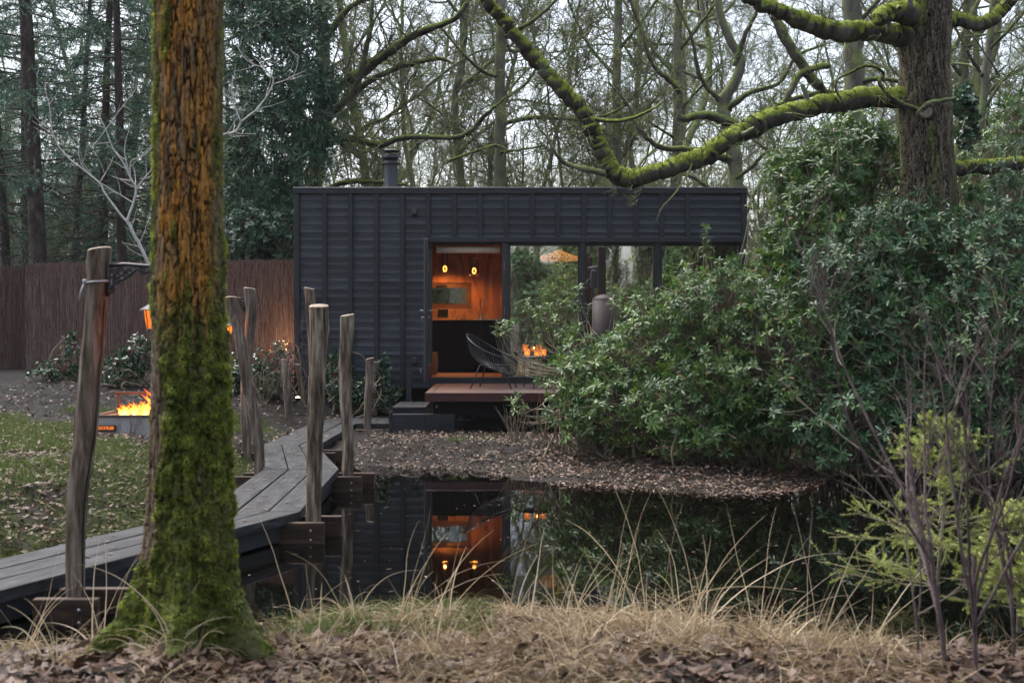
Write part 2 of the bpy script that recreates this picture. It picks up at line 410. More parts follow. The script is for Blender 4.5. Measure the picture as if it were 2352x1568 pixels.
# ------------------------------------------------------------------ the cabin
FY = 18.4
XF = lambda x: (x - CX) * FY / F
ZF = lambda y: CH + (Y0 - y) * FY / F
BL, BR, ZB, ZT = XF(678), XF(1713), ZF(893), ZF(433)
DL, DR = XF(985), XF(1153)                                              # door opening
OT, OB = ZF(556), ZF(864)                                               # opening top, floor level
BACK = 20.43; IL = -2.05
m, t, p = mk('black_cladding'); v = coords(t, (.9, 8, 8)); f = noise(t, v, 4, 8, .65, .6)
tn = attr(t, 'tint'); c = ramp(t, f, [(.3, (.009, .0105, .0135)), (.5, (.018, .0205, .0255)), (.72, (.037, .041, .049))])
vary = ramp(t, tn, [(0, (.6, .6, .62)), (.5, (1, 1, 1)), (1, (1.45, 1.45, 1.48))])
mm = nn(t, 'Mix', data_type='RGBA', blend_type='MULTIPLY'); mm.inputs[0].default_value = 1
t.links.new(c, mm.inputs[6]); t.links.new(vary, mm.inputs[7])
kn = noise(t, coords(t, (5, 1, 9)), 1.3, 1); kk = math_(t, 'MULTIPLY', math_(t, 'ADD', kn, -.74), 25, True)       # knots
t.links.new(mixc(t, kk, mm.outputs[2], (.005, .005, .006)), p.inputs['Base Color'])
p.inputs['Roughness'].default_value = .55; p.inputs['Specular IOR Level'].default_value = .4; bump(t, p, f, .5, .004)
M['clad'] = m
m, t, p = mk('orange_plywood'); v = coords(t, (1, 1, .35)); f = noise(t, v, 2.6, 3, .5, 1.6)
b = math_(t, 'SINE', math_(t, 'MULTIPLY', f, 17)); t.links.new(ramp(t, b, [(0, (.18, .078, .029)), (.6, (.25, .11, .042)), (1, (.32, .148, .058))]), p.inputs['Base Color'])
p.inputs['Roughness'].default_value = .45; p.inputs['Specular IOR Level'].default_value = .35
M['ply'] = m
M['int_floor'] = wood('interior_floor', (.2, .08, .03), (.3, .13, .05), (.4, .18, .07), 'x', .5, .4)
M['brown_frame'] = wood('brown_window_frame', (.05, .026, .012), (.09, .045, .02), (.13, .07, .03), 'x', .5, .4)
M['dark_frame'] = plain('black_frame_paint', (.012, .0125, .014), .45, .5)
M['grey_edge'] = plain('aluminium_edge', (.2, .2, .21), .4, .5, .5)

cab = empty('cabin', (0, FY, 0), 'low black timber clad cabin with a lit kitchen behind its open glazed door', 'cabin')
cab.matrix_world = Matrix.Translation((0, FY, 0))
O = A(0, FY, 0)
def part(mb, name, mat, parent=cab, **k): return mb.build(name, mat, parent, origin=O, **k)
def frame(x0, x1, z0, z1, y0, y1, w_):                                  # one welded ring
    V = [(x, y, z) for y in (y0, y1) for (x, z) in ((x0, z0), (x1, z0), (x1, z1), (x0, z1), (x0 + w_, z0 + w_), (x1 - w_, z0 + w_), (x1 - w_, z1 - w_), (x0 + w_, z1 - w_))]
    q = []
    for i in range(4):
        j = (i + 1) % 4; q += [(i, j, 4 + j, 4 + i), (8 + j, 8 + i, 12 + i, 12 + j), (j, i, 8 + i, 8 + j), (4 + i, 4 + j, 12 + j, 12 + i)]
    return MB().add(V, q=q)
def boards(mb, x0, x1, z0, z1, st=.1268, y=FY, cuts=None):
    z = z1
    while z > z0 + .02:
        zb = max(z - st, z0); xs = x0
        while xs < x1 - .01:
            xe = min(x1, xs + random.choice([.9, 1.6, 2.4, 3.0])); 
            if x1 - xe < .3: xe = x1
            tnt = random.random()
            yt, yb = y - .006, y - .018; xr = xe - .003; zm = zb + (z - zb) * random.uniform(.4, .5)   # flat upper face, weathered lower face leaning out
            V = [(xs, yb, zb + .004), (xr, yb, zb + .004), (xr, yt, zm), (xs, yt, zm), (xs, y, zb + .004), (xr, y, zb + .004), (xr, y, z), (xs, y, z), (xr, yt - .001, z), (xs, yt - .001, z)]
            mb.add(V, q=[(0, 1, 2, 3), (3, 2, 8, 9), (4, 7, 6, 5), (0, 4, 5, 1), (8, 6, 7, 9)], tint=tnt)
            xs = xe
        z = zb
mb = MB(); boards(mb, BL + .08, DL, ZB, ZT - .06); boards(mb, DL, BR - .02, ZF(546), ZT - .06)
part(mb, 'cladding', M['clad'], smooth=False)
mb = MB()                                                               # carcass behind the boards: walls of the box
mb.box(BL + .01, DL - .02, FY + .001, FY + .14, ZB + .01, ZT - .05)
mb.box(DL - .02, BR - .01, FY + .001, FY + .14, OT + .02, ZT - .05)
mb.box(BL + .01, BL + .13, FY + .141, BACK + .2, ZB + .01, ZT - .05)
mb.box(BR - .13, BR - .01, FY + .141, BACK + .2, ZB + .01, ZT - .05)
part(mb, 'wall', M['dark_void'], smooth=False)
mb = MB().bbox(BL - .01, BL + .075, FY - .05, FY, ZB - .02, ZT - .07); part(mb, 'corner_trim', M['black_batten'], smooth=False)
mb = MB().bbox(BR - .075, BR + .01, FY - .05, FY, OT - .02, ZT - .07); part(mb, 'corner_trim', M['black_batten'], smooth=False)
for k in range(15):
    bx = XF(741.6 + 59.45 * k); lo = ZB - .01 if bx < DL - .05 else ZF(545)
    mb = MB().bbox(bx - .002, bx + .066, FY - .066, FY - .0305, lo, ZT - .088); part(mb, 'batten', M['black_batten'], smooth=False)
mb = MB().bbox(BL - .012, BR + .012, FY - .068, FY - .028, ZT - .085, ZT - .012); part(mb, 'top_board', M['black_wood'], smooth=False)
mb = MB().bbox(DL - .02, BR + .012, FY - .072, FY - .028, ZF(557), ZF(545.5)); part(mb, 'lintel_board', M['black_wood'], smooth=False)
rf = part(MB().box(BL, BR, FY - .02, BACK + .25, ZT - .05, ZT - .01), 'roof', M['dark_void'], smooth=False)
part(MB().bbox(BL - .02, BR + .02, FY - .08, FY - .03, ZT - .011, ZT + .012, .003), 'roof_edge', M['zinc'], smooth=False, parent=rf)
chx, chy = XF(898) * 1.055, 19.4
ch = part(MB().lathe([(.16, ZT - .02), (.16, ZT + .03), (.12, ZT + .09), (.112, ZT + .1), (.112, ZT + .52)], (chx, chy, 0)), 'flue_pipe', M['flue'])
part(MB().lathe([(.0, ZT + .50), (.155, ZT + .505), (.155, ZT + .52), (.0, ZT + .53)], (chx, chy, 0)).lathe([(.0, ZT + .71), (.15, ZT + .71), (.155, ZT + .72), (.06, ZT + .75), (0, ZT + .755)], (chx, chy, 0))
     .lathe([(.1, ZT + .53), (.1, ZT + .56)], (chx, chy, 0)).lathe([(0, ZT + .58), (.125, ZT + .58), (.125, ZT + .66), (0, ZT + .66)], (chx, chy, 0))
     .tube([(chx - .07, chy - .05, ZT + .52), (chx - .07, chy - .05, ZT + .72)], .008).tube([(chx + .07, chy - .05, ZT + .52), (chx + .07, chy - .05, ZT + .72)], .008), 'flue_cowl', M['flue'], parent=ch)
# frames of the glazed front
mb = MB().bbox(DR + .001, XF(1168), FY - .03, FY + .1, OB - .01, OT); part(mb, 'door_post', M['dark_frame'], smooth=False)
mb = MB().box(DL - .019, BR - .014, FY - .012, FY + .138, OT + .001, OT + .019).bbox(DL, BR - .014, FY + .03, FY + .1, ZF(561), OT); part(mb, 'head_frame', M['dark_frame'], smooth=False)
wins = [(XF(1168), XF(1332)), (XF(1343), XF(1505)), (XF(1516), BR - .08)]
for i, (a, b) in enumerate(wins):
    fr = frame(a + .001, b - .001, OB - .02, OT - .03, FY + .02, FY + .08, .03)
    wf = part(fr, 'window', M['dark_frame'], smooth=False)
    part(MB().box(a + .029, b - .029, FY + .045, FY + .052, OB + .008, OT - .058), 'pane', M['glass'], parent=wf, smooth=False)
    part(MB().bbox(a, b, FY - .01, FY + .015, OB - .012, OB + .004, .002), 'sill', M['grey_edge'], parent=wf, smooth=False)
    part(MB().bbox(b + .001, b + .075, FY - .03, FY + .1, OB - .01, OT), 'mullion', M['dark_frame'], smooth=False)
part(MB().box(DL - .02, BR - .02, FY + .0, FY + .14, ZB, OB - .021), 'base_board', M['black_wood'], smooth=False)
for z in (ZF(610), ZF(713)): part(MB().bbox(DR + .03, DR + .038, FY - .036, FY - .0305, z - .06, z + .06, .001), 'hinge', M['bolt'], smooth=False)
# the room
IB = OB - .015
part(MB().box(IL, BR - .135, FY + .141, BACK + .1, IB - .1, IB), 'room_floor', M['int_floor'], smooth=False)
part(MB().box(IL, BR - .135, FY + .141, BACK + .1, OT + .12, OT + .16), 'room_ceiling', M['ply'], smooth=False)
part(MB().box(IL - .05, IL, FY + .141, BACK + .1, IB - .1, OT + .16), 'room_wall', M['ply'], smooth=False)
part(MB().box(BR - .134, BR - .131, FY + .142, BACK, IB + .001, OT + .119), 'room_wall', M['ply'], smooth=False)
wx0, wx1, wz0, wz1 = -1.86, (1083 - CX) * BACK / F, CH + (Y0 - 709) * BACK / F, CH + (Y0 - 649) * BACK / F
mb = MB().box(IL, wx0, BACK, BACK + .1, IB, OT + .12).box(wx1, BR - .135, BACK, BACK + .1, IB, OT + .12).box(wx0, wx1, BACK, BACK + .1, IB, wz0).box(wx0, wx1, BACK, BACK + .1, wz1, OT + .12)
part(mb, 'back_wall', M['ply'], smooth=False)
bw = part(frame(wx0 + .004, wx1 - .004, wz0 + .004, wz1 - .004, BACK + .04, BACK + .09, .085), 'back_window', M['brown_frame'], smooth=False)
part(MB().box(wx0 + .09, wx1 - .09, BACK + .06, BACK + .066, wz0 + .09, wz1 - .09), 'pane', M['clear'], parent=bw, smooth=False)
part(MB().tube([(-1.3, BACK + .04, wz1 - .05), (-1.3, BACK - .0, wz1 - .05), (-1.13, BACK - .005, wz1 - .045)], .011), 'window_handle', M['black_metal'], parent=bw)
# open glazed door, swung out towards the deck
DW = 1.0; dx0, dx1 = DL + .005, DL + .055
dfr = MB(); fy0, fy1 = FY - DW - .01, FY - .035
dfr.bbox(dx0, dx1, fy0, fy0 + .085, OB + .0, OT - .01).bbox(dx0, dx1, fy1 - .085, fy1, OB + .0, OT - .01).bbox(dx0, dx1, fy0 + .085, fy1 - .085, OT - .1, OT - .01)
door = part(dfr, 'door', M['dark_frame'], smooth=False)
part(MB().bbox(dx0 + .002, dx1 - .002, fy0 + .086, fy1 - .086, OB, OB + .21), 'kick_panel', M['fascia'], parent=door, smooth=False)
part(MB().box(dx0 + .02, dx0 + .028, fy0 + .08, fy1 - .08, OB + .2, OT - .095), 'pane', M['clear'], parent=door, smooth=False)
part(MB().bbox(dx0 - .006, dx0 + .0, fy0 - .006, fy0 + .012, OB - .04, OT - .0, .002), 'door_edge', M['grey_edge'], parent=door, smooth=False)
hz = OB + 1.02
for sx_, xx_ in ((-1, dx0), (1, dx1)):
    part(MB().tube([(xx_ - sx_ * .004, fy0 + .05, hz), (xx_ + sx_ * .055, fy0 + .05, hz), (xx_ + sx_ * .06, fy0 + .06, hz), (xx_ + sx_ * .065, fy0 + .17, hz)], .010), 'handle', M['bolt'], parent=door)
    part(MB().tube([(xx_ - sx_ * .004, fy0 + .05, hz - .1), (xx_ + sx_ * .03, fy0 + .05, hz - .1)], .014), 'lock', M['bolt'], parent=door)
part(MB().tube([(dx0 - .03, fy0 + .05, hz - .1), (dx0 - .05, fy0 + .05, hz - .105)], .016).bbox(dx0 - .048, dx0 - .042, fy0 + .042, fy0 + .06, hz - .17, hz - .1), 'key', M['bolt'], parent=door)
# small things fixed on the front
for yy in (487, 828):
    z = ZF(yy); x = XF(952)
    part(MB().bbox(x - .045, x + .045, FY - .1, FY - .027, z - .05, z + .05, .012).lathe([(0, z - .075), (.03, z - .075), (.034, z - .05)], (x, FY - .06, 0), 12), 'wall_spotlight', M['black_metal'], smooth=False)
part(MB().tube([(XF(967), FY - .03, ZF(851)), (XF(967), FY - .11, ZF(851)), (XF(971), FY - .13, ZF(857))], .012).tube([(XF(961), FY - .09, ZF(846)), (XF(973), FY - .09, ZF(846))], .007).tube([(XF(967), FY - .09, ZF(851)), (XF(967), FY - .09, ZF(846))], .006), 'garden_tap', M['bolt'])
tag(MB().bbox(XF(948) - .04, XF(948) + .04, 17.7, 17.78, .1, CH + (Y0 - 856) * 17.7 / F).build('square_post', M['black_wood'], smooth=False), 'short square black post standing against the cabin left of the deck', 'post')
# underside
mb = MB().box(BL + .05, BR - .05, FY + .3, FY + .42, ZB - .22, ZB + .01).box(BL + .05, BR - .05, BACK - .2, BACK - .08, ZB - .22, ZB + .01).box(BL + .03, BR - .03, FY + .05, BACK + .18, ZB + .011, ZB + .05)
part(mb, 'floor_beam', M['dark_void'], smooth=False)
for x in (-3.1, -1.0, 1.2, 3.2):
    for y in (FY + .36, BACK - .14):
        part(MB().lathe([(.06, -.1), (.06, .3), (.10, .3), (.10, .315), (.04, .315), (.04, ZB - .2)], (x, y, 0), 14), 'screw_pile', M['flue'])

# ------------------------------------------------------------------ deck, step, boardwalk
DZ, DY = .666, 16.1; dxl, dxr = (976 - CX) * DY / F, 3.6
deck = empty('deck', (0, DY, 0), 'raised deck of reddish hardwood boards in front of the lit door', 'deck')
OD = A(0, DY, 0)
y = DY + .03; k = 0
while y < FY - .06:
    MB().bbox(dxl + .1, dxr, y, y + .138, DZ - .028, DZ + random.uniform(-.001, .001), .003).build('plank', M['deck'], deck, False, OD); y += .145
MB().bbox(dxl + .002, dxl + .096, DY + .03, FY - .075, DZ - .03, DZ + .001, .003).build('edge_board', M['deck'], deck, False, OD)
MB().bbox(dxl, dxr, DY, DY + .028, DZ - .122, DZ + .002, .004).build('fascia', M['fascia'], deck, False, OD)
MB().bbox(dxl, dxl + .028, DY + .029, FY - .075, DZ - .122, DZ - .031, .004).build('fascia', M['fascia'], deck, False, OD)
MB().box(dxl + .1, dxr - .05, DY + .2, DY + .3, DZ - .32, DZ - .124).box(dxl + .1, dxr - .05, 17.9, 18.0, DZ - .32, DZ - .124).build('beam', M['dark_void'], deck, False, OD)
for x in (XF(1062) * .905, .9, 2.2, 3.3):
    MB().lathe([(.062, -.2), (.062, .26), (.12, .262), (.12, .275), (.045, .275), (.045, DZ - .32)], (x, DY + .3, 0), 16).build('screw_pile', M['flue'], deck, True, OD)
MB().lathe([(0, 0), (.018, 0), (.018, .02), (0, .02)], (0, 0, 0), 12).build('bolt', M['bolt'], deck, True).matrix_local = Matrix.Translation((-1.04, .19, DZ - .2)) @ Matrix.Rotation(R(90), 4, 'X')
st = empty('step', (-1.43, 16.4, 0), 'black timber step between the walkway and the red deck', 'step'); OS = A(-1.43, 16.4, 0)
for a, b in ((-1.66, -1.435), (-1.43, -1.2)): MB().bbox(a, b, 16.4, 17.4, .42, .452, .003).build('plank', M['walk'], st, False, OS)
MB().box(-1.64, -1.2, 16.43, 16.47, .30, .419).box(-1.64, -1.6, 16.471, 17.38, .05, .419).build('side_board', M['black_wood'], st, False, OS)
pl = empty('retaining_wall', (-1.1, 16.25, 0), 'low wall of dark sleepers under the step and deck corner', 'retaining wall'); OP = A(-1.1, 16.25, 0)
k = 0
for z0, z1 in ((-.05, .195), (.2, .362)):
    for a, b in ((-1.66, -1.2), (-1.197, -.79)):
        MB().bbox(a, b, 16.25 + .004 * k, 16.36, z0, z1, .004).build('sleeper', M['black_wood'], pl, False, OP); k += 1
MB().bbox(-1.70, -1.663, 16.24, 16.37, -.05, .395, .004).build('corner_post', M['black_wood'], pl, False, OP)

WZ = .217
Fp = A((-2.80, 6.45), (-1.63, 9.05), (-1.705, 11.6), (-2.25, 13.61), (-2.18, 16.39))
Bp = A((-3.145, 7.24), (-2.36, 9.05), (-2.43, 11.5), (-2.89, 13.73), (-2.82, 16.39))
d0 = norm(A(1.17, 2.6)); Fp[0] -= d0 * 2.2; Bp[0] -= d0 * 2.0
bwk = empty('boardwalk', (-2, 11, 0), 'zigzag boardwalk of three grey planks crossing the dark pond to the cabin', 'boardwalk'); OB_ = A(-2, 11, 0)
def prism(mb, poly, z0, z1, **at):
    n = len(poly); V = [(*q, z0) for q in poly] + [(*q, z1) for q in poly]
    return mb.add(V, q=[(i, (i + 1) % n, n + (i + 1) % n, n + i) for i in range(n)] + [(4, 5, 6, 7), (3, 2, 1, 0)], **at)
for s in range(4):
    for k in range(3):
        a, b = k / 3 + (.008 if k else 0), (k + 1) / 3 - (.008 if k < 2 else 0)
        g = .006 * norm(Fp[s + 1] - Fp[s])
        L = lambda u, i: Fp[i] * (1 - u) + Bp[i] * u
        dz = random.uniform(-.004, .004)
        q = [L(a, s) + g, L(a, s + 1) - g, L(b, s + 1) - g, L(b, s) + g]
        o = prism(MB(), q, WZ - .075 + dz, WZ + dz).build('plank', None, bwk, False)
        # grain follows the plank: rotate mesh into its own frame
        d = q[1] - q[0]; an = math.atan2(-d[0], d[1]); c = Vector((*np.mean(q, 0), 0))
        mw = Matrix.Translation(c) @ Matrix.Rotation(an, 4, 'Z'); o.data.transform(mw.inverted()); o.matrix_local = Matrix.Translation((2, -11, 0)) @ mw
        o.data.materials.append(M['walk'])
        bev = o.modifiers.new('edge', 'BEVEL'); bev.width = .004; bev.segments = 1
    q = [Fp[s] * .93 + Bp[s] * .07, Fp[s + 1] * .93 + Bp[s + 1] * .07, Fp[s + 1] * .86 + Bp[s + 1] * .14, Fp[s] * .86 + Bp[s] * .14]
    prism(MB(), q, WZ - .2, WZ - .081).build('joist', M['black_wood'], bwk, False, OB_)
    q = [Fp[s] * .14 + Bp[s] * .86, Fp[s + 1] * .14 + Bp[s + 1] * .86, Fp[s + 1] * .07 + Bp[s + 1] * .93, Fp[s] * .07 + Bp[s] * .93]
    prism(MB(), q, WZ - .2, WZ - .081).build('joist', M['black_wood'], bwk, False, OB_)
wk = empty('walkway', (-2.4, 16.9, 0), 'short grey plank walkway running along the foot of the cabin', 'walkway'); OW = A(-2.4, 16.9, 0)
xs = np.linspace(-3.32, -1.705, 8)
for a, b in zip(xs[:-1], xs[1:]): MB().bbox(a + .003, b - .003, 16.4, 17.46, WZ - .06, WZ + .004 + random.uniform(-.003, .003), .004).build('plank', M['walk'], wk, False, OW)
MB().box(-3.3, -1.71, 16.43, 16.48, -.05, WZ - .062).box(-3.3, -3.26, 16.481, 17.44, -.05, WZ - .062).build('side_board', M['black_wood'], wk, False, OW)
# pairs of cross beams that carry the boardwalk and clamp the posts
def beams(x0, x1, y, gap=.2, z0=-.02, z1=.16, bolts=True):
    for k, yy in enumerate((y - .05 - gap / 2, y + gap / 2)):
        b = MB().bbox(x0 + (.05 if k else 0), x1 + (.09 if k else 0), yy, yy + .06, z0 - .25, z1, .004).build('beam', M['beam'], bwk, False, OB_)
        if not k and bolts:
            for bx, bz in ((x1 - .1, z1 - .06), (x1 - .1, z1 - .13)):
                o = MB().lathe([(0, 0), (.011, 0), (.011, .005), (.006, .006), (.006, .011), (0, .011)], (0, 0, 0), 12).build('bolt', M['bolt'], b, True)
                o.matrix_local = Matrix.Translation(Vector((bx, yy, bz)) - Vector(OB_)) @ Matrix.Rotation(R(90), 4, 'X')
beams(-2.66, -2.30, 6.68, .2, z1=.145)
beams(-2.5, -1.42, 9.06, .24, z1=.155)
beams(-2.72, -1.46, 11.6, .22, z1=.155)
beams(-3.1, -2.02, 13.62, .22, z1=.155)
beams(-2.9, -1.78, 16.3, .1, z1=.152, bolts=False)
# ------------------------------------------------------------------ wooden posts
M['moss_post'] = mossy('mossy_post', [(.36, (.025, .018, .012)), (.5, (.14, .105, .075)), (.64, (.30, .25, .19))], [(.3, (.05, .06, .02)), (.7, (.13, .14, .06))], -.16, 3, (8, 8, 1))
def post(pts, d, label, cs, off, mat=None, foot=None, ph=0.0):
    """pts: (x, y, width) traced along the post"""
    q = A(*[(off[0] + a * cs, off[1] + b * cs, c * cs) for a, b, c in pts])
    c = np.array([W(x, y, d) for x, y, _ in q]); r = q[:, 2] * d / F / 2
    if foot is not None: c = np.vstack([c, c[-1] + (c[-1] - c[-2]) / abs(c[-1, 2] - c[-2, 2]) * max(c[-1, 2] - foot, .01)]); r = np.append(r, r[-1])
    n = 90; cr = spline(np.column_stack([c, r]), n); C_, r = cr[:, :3], cr[:, 3]
    C_[:, 1] += .012 * np.sin(np.linspace(0, 5, n) + ph * 3)
    ns = 44; a = np.arange(ns) * 2 * np.pi / ns
    z = C_[:, 2][:, None]; aa = a[None]
    rr = r[:, None] * (1 + .16 * (fbm(np.cos(aa) * 1.2 + ph, np.sin(aa) * 1.2, z * 1.6 + ph, 3) - .5) + .10 * (fbm(np.cos(aa) * 5 + ph, np.sin(aa) * 5, z * 1.4, 3) - .5) - .13 * sst(.6, .75, fbm(np.cos(aa) * 5 + ph, np.sin(aa) * 5, z * .7 + 9, 2)) + .09 * (fbm(np.cos(aa) * 9 + ph, np.sin(aa) * 9, z * 1.1, 2) - .5) + .12 * sst(.68, .85, fbm(np.cos(aa) * 2 + ph, np.sin(aa) * 2, z * 5, 2)))
    V = np.stack([C_[:, 0:1] + rr * np.cos(a), C_[:, 1:2] + rr * np.sin(a), np.repeat(z, ns, 1) + 0 * rr], -1)
    V[0, :, 2] += .012 * np.cos(a * 1 + ph) 
    k = np.arange(ns); k2 = (k + 1) % ns
    qd = np.concatenate([np.stack([i * ns + k2, i * ns + k, (i + 1) * ns + k, (i + 1) * ns + k2], -1) for i in range(n - 1)])
    base = A(C_[-1, 0], C_[-1, 1], C_[-1, 2])
    o = MB().add(V.reshape(-1, 3), q=qd).build('wooden_post', mat or M['post'], origin=base)
    tag(o, label, 'post', 'rough posts along the boardwalk')
    top = V[0]; mid = top.mean(0) + A(0, 0, .006)
    ring = top + (mid - top) * .12 + A(0, 0, .008)
    tt = [(i, (i + 1) % ns, 2 * ns) for i in range(ns)]
    tt = [(ns + i, ns + (i + 1) % ns, 2 * ns) for i in range(ns)]
    MB().add(np.vstack([top, ring, mid[None]]), q=[(i, (i + 1) % ns, ns + (i + 1) % ns, ns + i) for i in range(ns)], t=tt).build('sawn_top', M['post_end'], o, True, base)
    return o, C_, r, base
c5 = dict(cs=.301, off=(501.5, 634.25)); c4 = dict(cs=.3292, off=(0, 545.75))
P1 = post([(690, 85, 165), (682, 200, 158), (678, 330, 148), (655, 600, 150), (640, 800, 158), (622, 1000, 150), (606, 1250, 165), (598, 1400, 150), (572, 1560, 150), (545, 1800, 135), (532, 2100, 130), (528, 2430, 128)], 6.7,
          'tall leaning post nearest the camera with an iron bracket and a grey cable tie', ph=.3, foot=.0, **c4)
P2 = post([(95, 168, 108), (120, 280, 95), (150, 400, 86), (190, 620, 84), (230, 850, 92), (275, 1050, 92), (305, 1250, 84), (313, 1400, 78), (308, 1505, 74)], 11.68,
          'strongly bent post left of the boardwalk, crossing in front of the straighter one', ph=1.1, foot=-.1, **c5)
P3 = post([(238, 98, 92), (248, 250, 84), (240, 400, 76), (222, 560, 76), (214, 700, 82), (212, 900, 84), (212, 1100, 78), (222, 1360, 66)], 13.3,
          'post with orange lit edge standing behind the bent one, with a small lantern bracket', ph=2.2, foot=-.1, **c5)
P4 = post([(695, 95, 76), (705, 220, 74), (716, 420, 72), (728, 700, 70), (745, 1000, 70), (752, 1320, 66)], 13.75,
          'thin post peeping out behind the thick front post of the right side', ph=3.1, foot=-.1, **c5)
P5 = post([(764, 230, 146), (766, 330, 146), (766, 480, 140), (760, 620, 132), (752, 800, 126), (748, 1000, 124), (740, 1200, 120), (734, 1450, 116), (728, 1846, 108)], 9.06,
          'thick cracked post standing alone on the front right beam over the water', mat=M['moss_post'], ph=4.7, foot=-.15, **c5)
P6 = post([(985, 300, 106), (982, 420, 104), (974, 560, 98), (968, 760, 96), (972, 960, 94), (984, 1150, 86), (988, 1300, 86), (988, 1512, 82)], 11.58,
          'straight brown post right of the boardwalk corner, green with algae near its top', mat=M['moss_post'], ph=5.9, foot=-.2, **c5)
P7 = post([(1157, 628, 60), (1150, 800, 60), (1142, 950, 60), (1140, 1150, 58)], 16.36, 'short dark post at the cabin end of the boardwalk, front of the pair', ph=6.3, foot=-.1, **c5)
P8 = post([(1203, 660, 48), (1198, 850, 46), (1190, 1060, 46)], 17.62, 'short brown post close behind the other one in front of the photinia', ph=7.7, foot=.0, **c5)
P9 = post([(505, 640, 56), (515, 780, 60), (530, 950, 60), (548, 1160, 60)], 16.2, 'dark split stump post among the bare twigs by the walkway end', ph=8.2, foot=.0, **c5)
P10 = post([(606, 674, 42), (625, 780, 44), (650, 920, 44), (676, 1075, 44)], 17.6, 'thin leaning post at the cabin corner beside the brushwood fence', ph=9.4, foot=.05, **c5)
# cable, tie and bracket on the near post
po, C_, r, base = P1
s = np.stack([C_[:, 0] + r * .97, C_[:, 1] - r * .35, C_[:, 2]], -1)[18:]; MB().tube(s, .0045, 6).build('cable', M['black_metal'], po, True, base)
zt = C_[14]; a = np.linspace(0, 2 * np.pi, 30)
M['tie'] = plain('grey_plastic', (.3, .3, .31), .4, .5)
ti = MB().tube(np.stack([zt[0] + (r[14] + .004) * np.cos(a), zt[1] + (r[14] + .004) * np.sin(a), zt[2] + .006 * np.cos(a)], -1), .0075, 6)
ti.bbox(zt[0] - r[14] - .012, zt[0] - r[14] + .012, zt[1] - .05, zt[1] - .02, zt[2] - .012, zt[2] + .014, .004).tube([(zt[0] - r[14], zt[1] - .04, zt[2]), (zt[0] - r[14] - .015, zt[1] - .05, zt[2] - .05), (zt[0] - r[14] - .03, zt[1] - .05, zt[2] - .1)], [.006, .008, .005], 6)
ti.build('cable_tie', M['tie'], po, True, base)
def scroll(mb, c, r0, turns, a0, sgn, rad, y):
    a = np.linspace(0, 1, 26); rr = r0 * (1 - .78 * a); an = a0 + sgn * a * turns * 2 * np.pi
    mb.tube(np.stack([c[0] + rr * np.cos(an), np.full(26, y), c[1] + rr * np.sin(an)], -1), rad, 6)
def bracket(o, base, x0, z0, L, y, sx, k=1.0):
    mb = MB(); rr = .0085 * k
    mb.tube([(x0, y, z0), (x0 + sx * L * .3, y, z0 + .01 * k), (x0 + sx * L * .7, y, z0), (x0 + sx * L, y, z0 - .01 * k)], rr * 1.25, 8)
    mb.tube([(x0 + sx * .003, y, z0 + .02 * k), (x0 + sx * .003, y, z0 - .17 * k)], rr * 1.5, 8)
    mb.tube(spline(A((x0, y, z0 - .15 * k), (x0 + sx * .05 * k, y, z0 - .09 * k), (x0 + sx * .10 * k, y, z0 - .07 * k), (x0 + sx * .17 * k, y, z0 - .02 * k), (x0 + sx * .22 * k, y, z0 - .035 * k), (x0 + sx * L * .95, y, z0 - .012 * k)), 30), rr, 6)
    for cx, cz, r0, a0, sg in ((.03, -.045, .028, 0, 1), (.075, -.035, .03, 3, -1), (.055, -.085, .024, 1, 1), (.018, -.13, .025, 2, -1), (.12, -.035, .03, 3.2, 1), (.2, -.025, .022, 0, -1), (.25, -.02, .018, 3, 1)):
        scroll(mb, (x0 + sx * cx * k, z0 + cz * k), r0 * k, 1.3, a0, sg * sx, rr * .85, y)
    return mb.build('bracket', M['black_metal'], o, True, base)
bx = W(247, 611, 6.7); bracket(po, base, bx[0], bx[2], .31, 6.7, 1)
M['lamp_glow'] = emis('lamp_glow', (1.0, .30, .06), 6.0)
M['lamp_metal'] = plain('lantern_metal', (.05, .05, .055), .5, .4, .3)
def lantern(c, h, label, power):
    """hexagonal hanging lantern; c = top of the hanging ring"""
    o = empty('lantern', c, label, 'lantern', 'hanging lanterns lit orange'); u = h
    n = 6; f = lambda prof, nn_=6: MB().lathe([(a * u, b * u) for a, b in prof], (0, 0, 0), nn_)
    f([(0, -.13), (.03, -.13), (.06, -.18), (.16, -.25), (.37, -.37), (.37, -.395), (.0, -.395)]).tube([(0, 0, 0), (.0, 0, -.13 * u)], .02 * u, 6).build('lamp_cap', M['lamp_metal'], o, False)
    f([(0, -.9), (.17, -.9), (.18, -.93), (.07, -.97), (.03, -1.02), (0, -1.03)]).build('lamp_base', M['lamp_metal'], o, False)
    f([(.245, -.39), (.165, -.895)]).build('pane', M['lamp_glass'], o, False)
    fr = MB()
    for k in range(6):
        a = k * np.pi / 3; fr.tube([(.25 * u * np.cos(a), .25 * u * np.sin(a), -.385 * u), (.17 * u * np.cos(a), .17 * u * np.sin(a), -.9 * u)], .018 * u, 5)
    fr.build('lamp_frame', M['lamp_metal'], o, False)
    f([(0, -.80), (.05, -.78), (.075, -.68), (.05, -.55), (0, -.52)], 10).build('bulb', M['lamp_glow'], o, True)
    l = bpy.data.lights.new('lantern_light', 'POINT'); l.energy = power; l.color = (1, .38, .12); l.shadow_soft_size = .03
    lo = bpy.data.objects.new('lantern_light', l); COL.objects.link(lo); lo.parent = o; lo.location = (0, 0, -.64 * u)
    return o
m, t, p = mk('amber_lantern_glass'); e = nn(t, 'Emission'); e.inputs[0].default_value = (1, .25, .04, 1); e.inputs[1].default_value = .6
tr = nn(t, 'BsdfTransparent'); tr.inputs[0].default_value = (1, .5, .2, 1); ad = nn(t, 'MixShader'); ad.inputs[0].default_value = .55
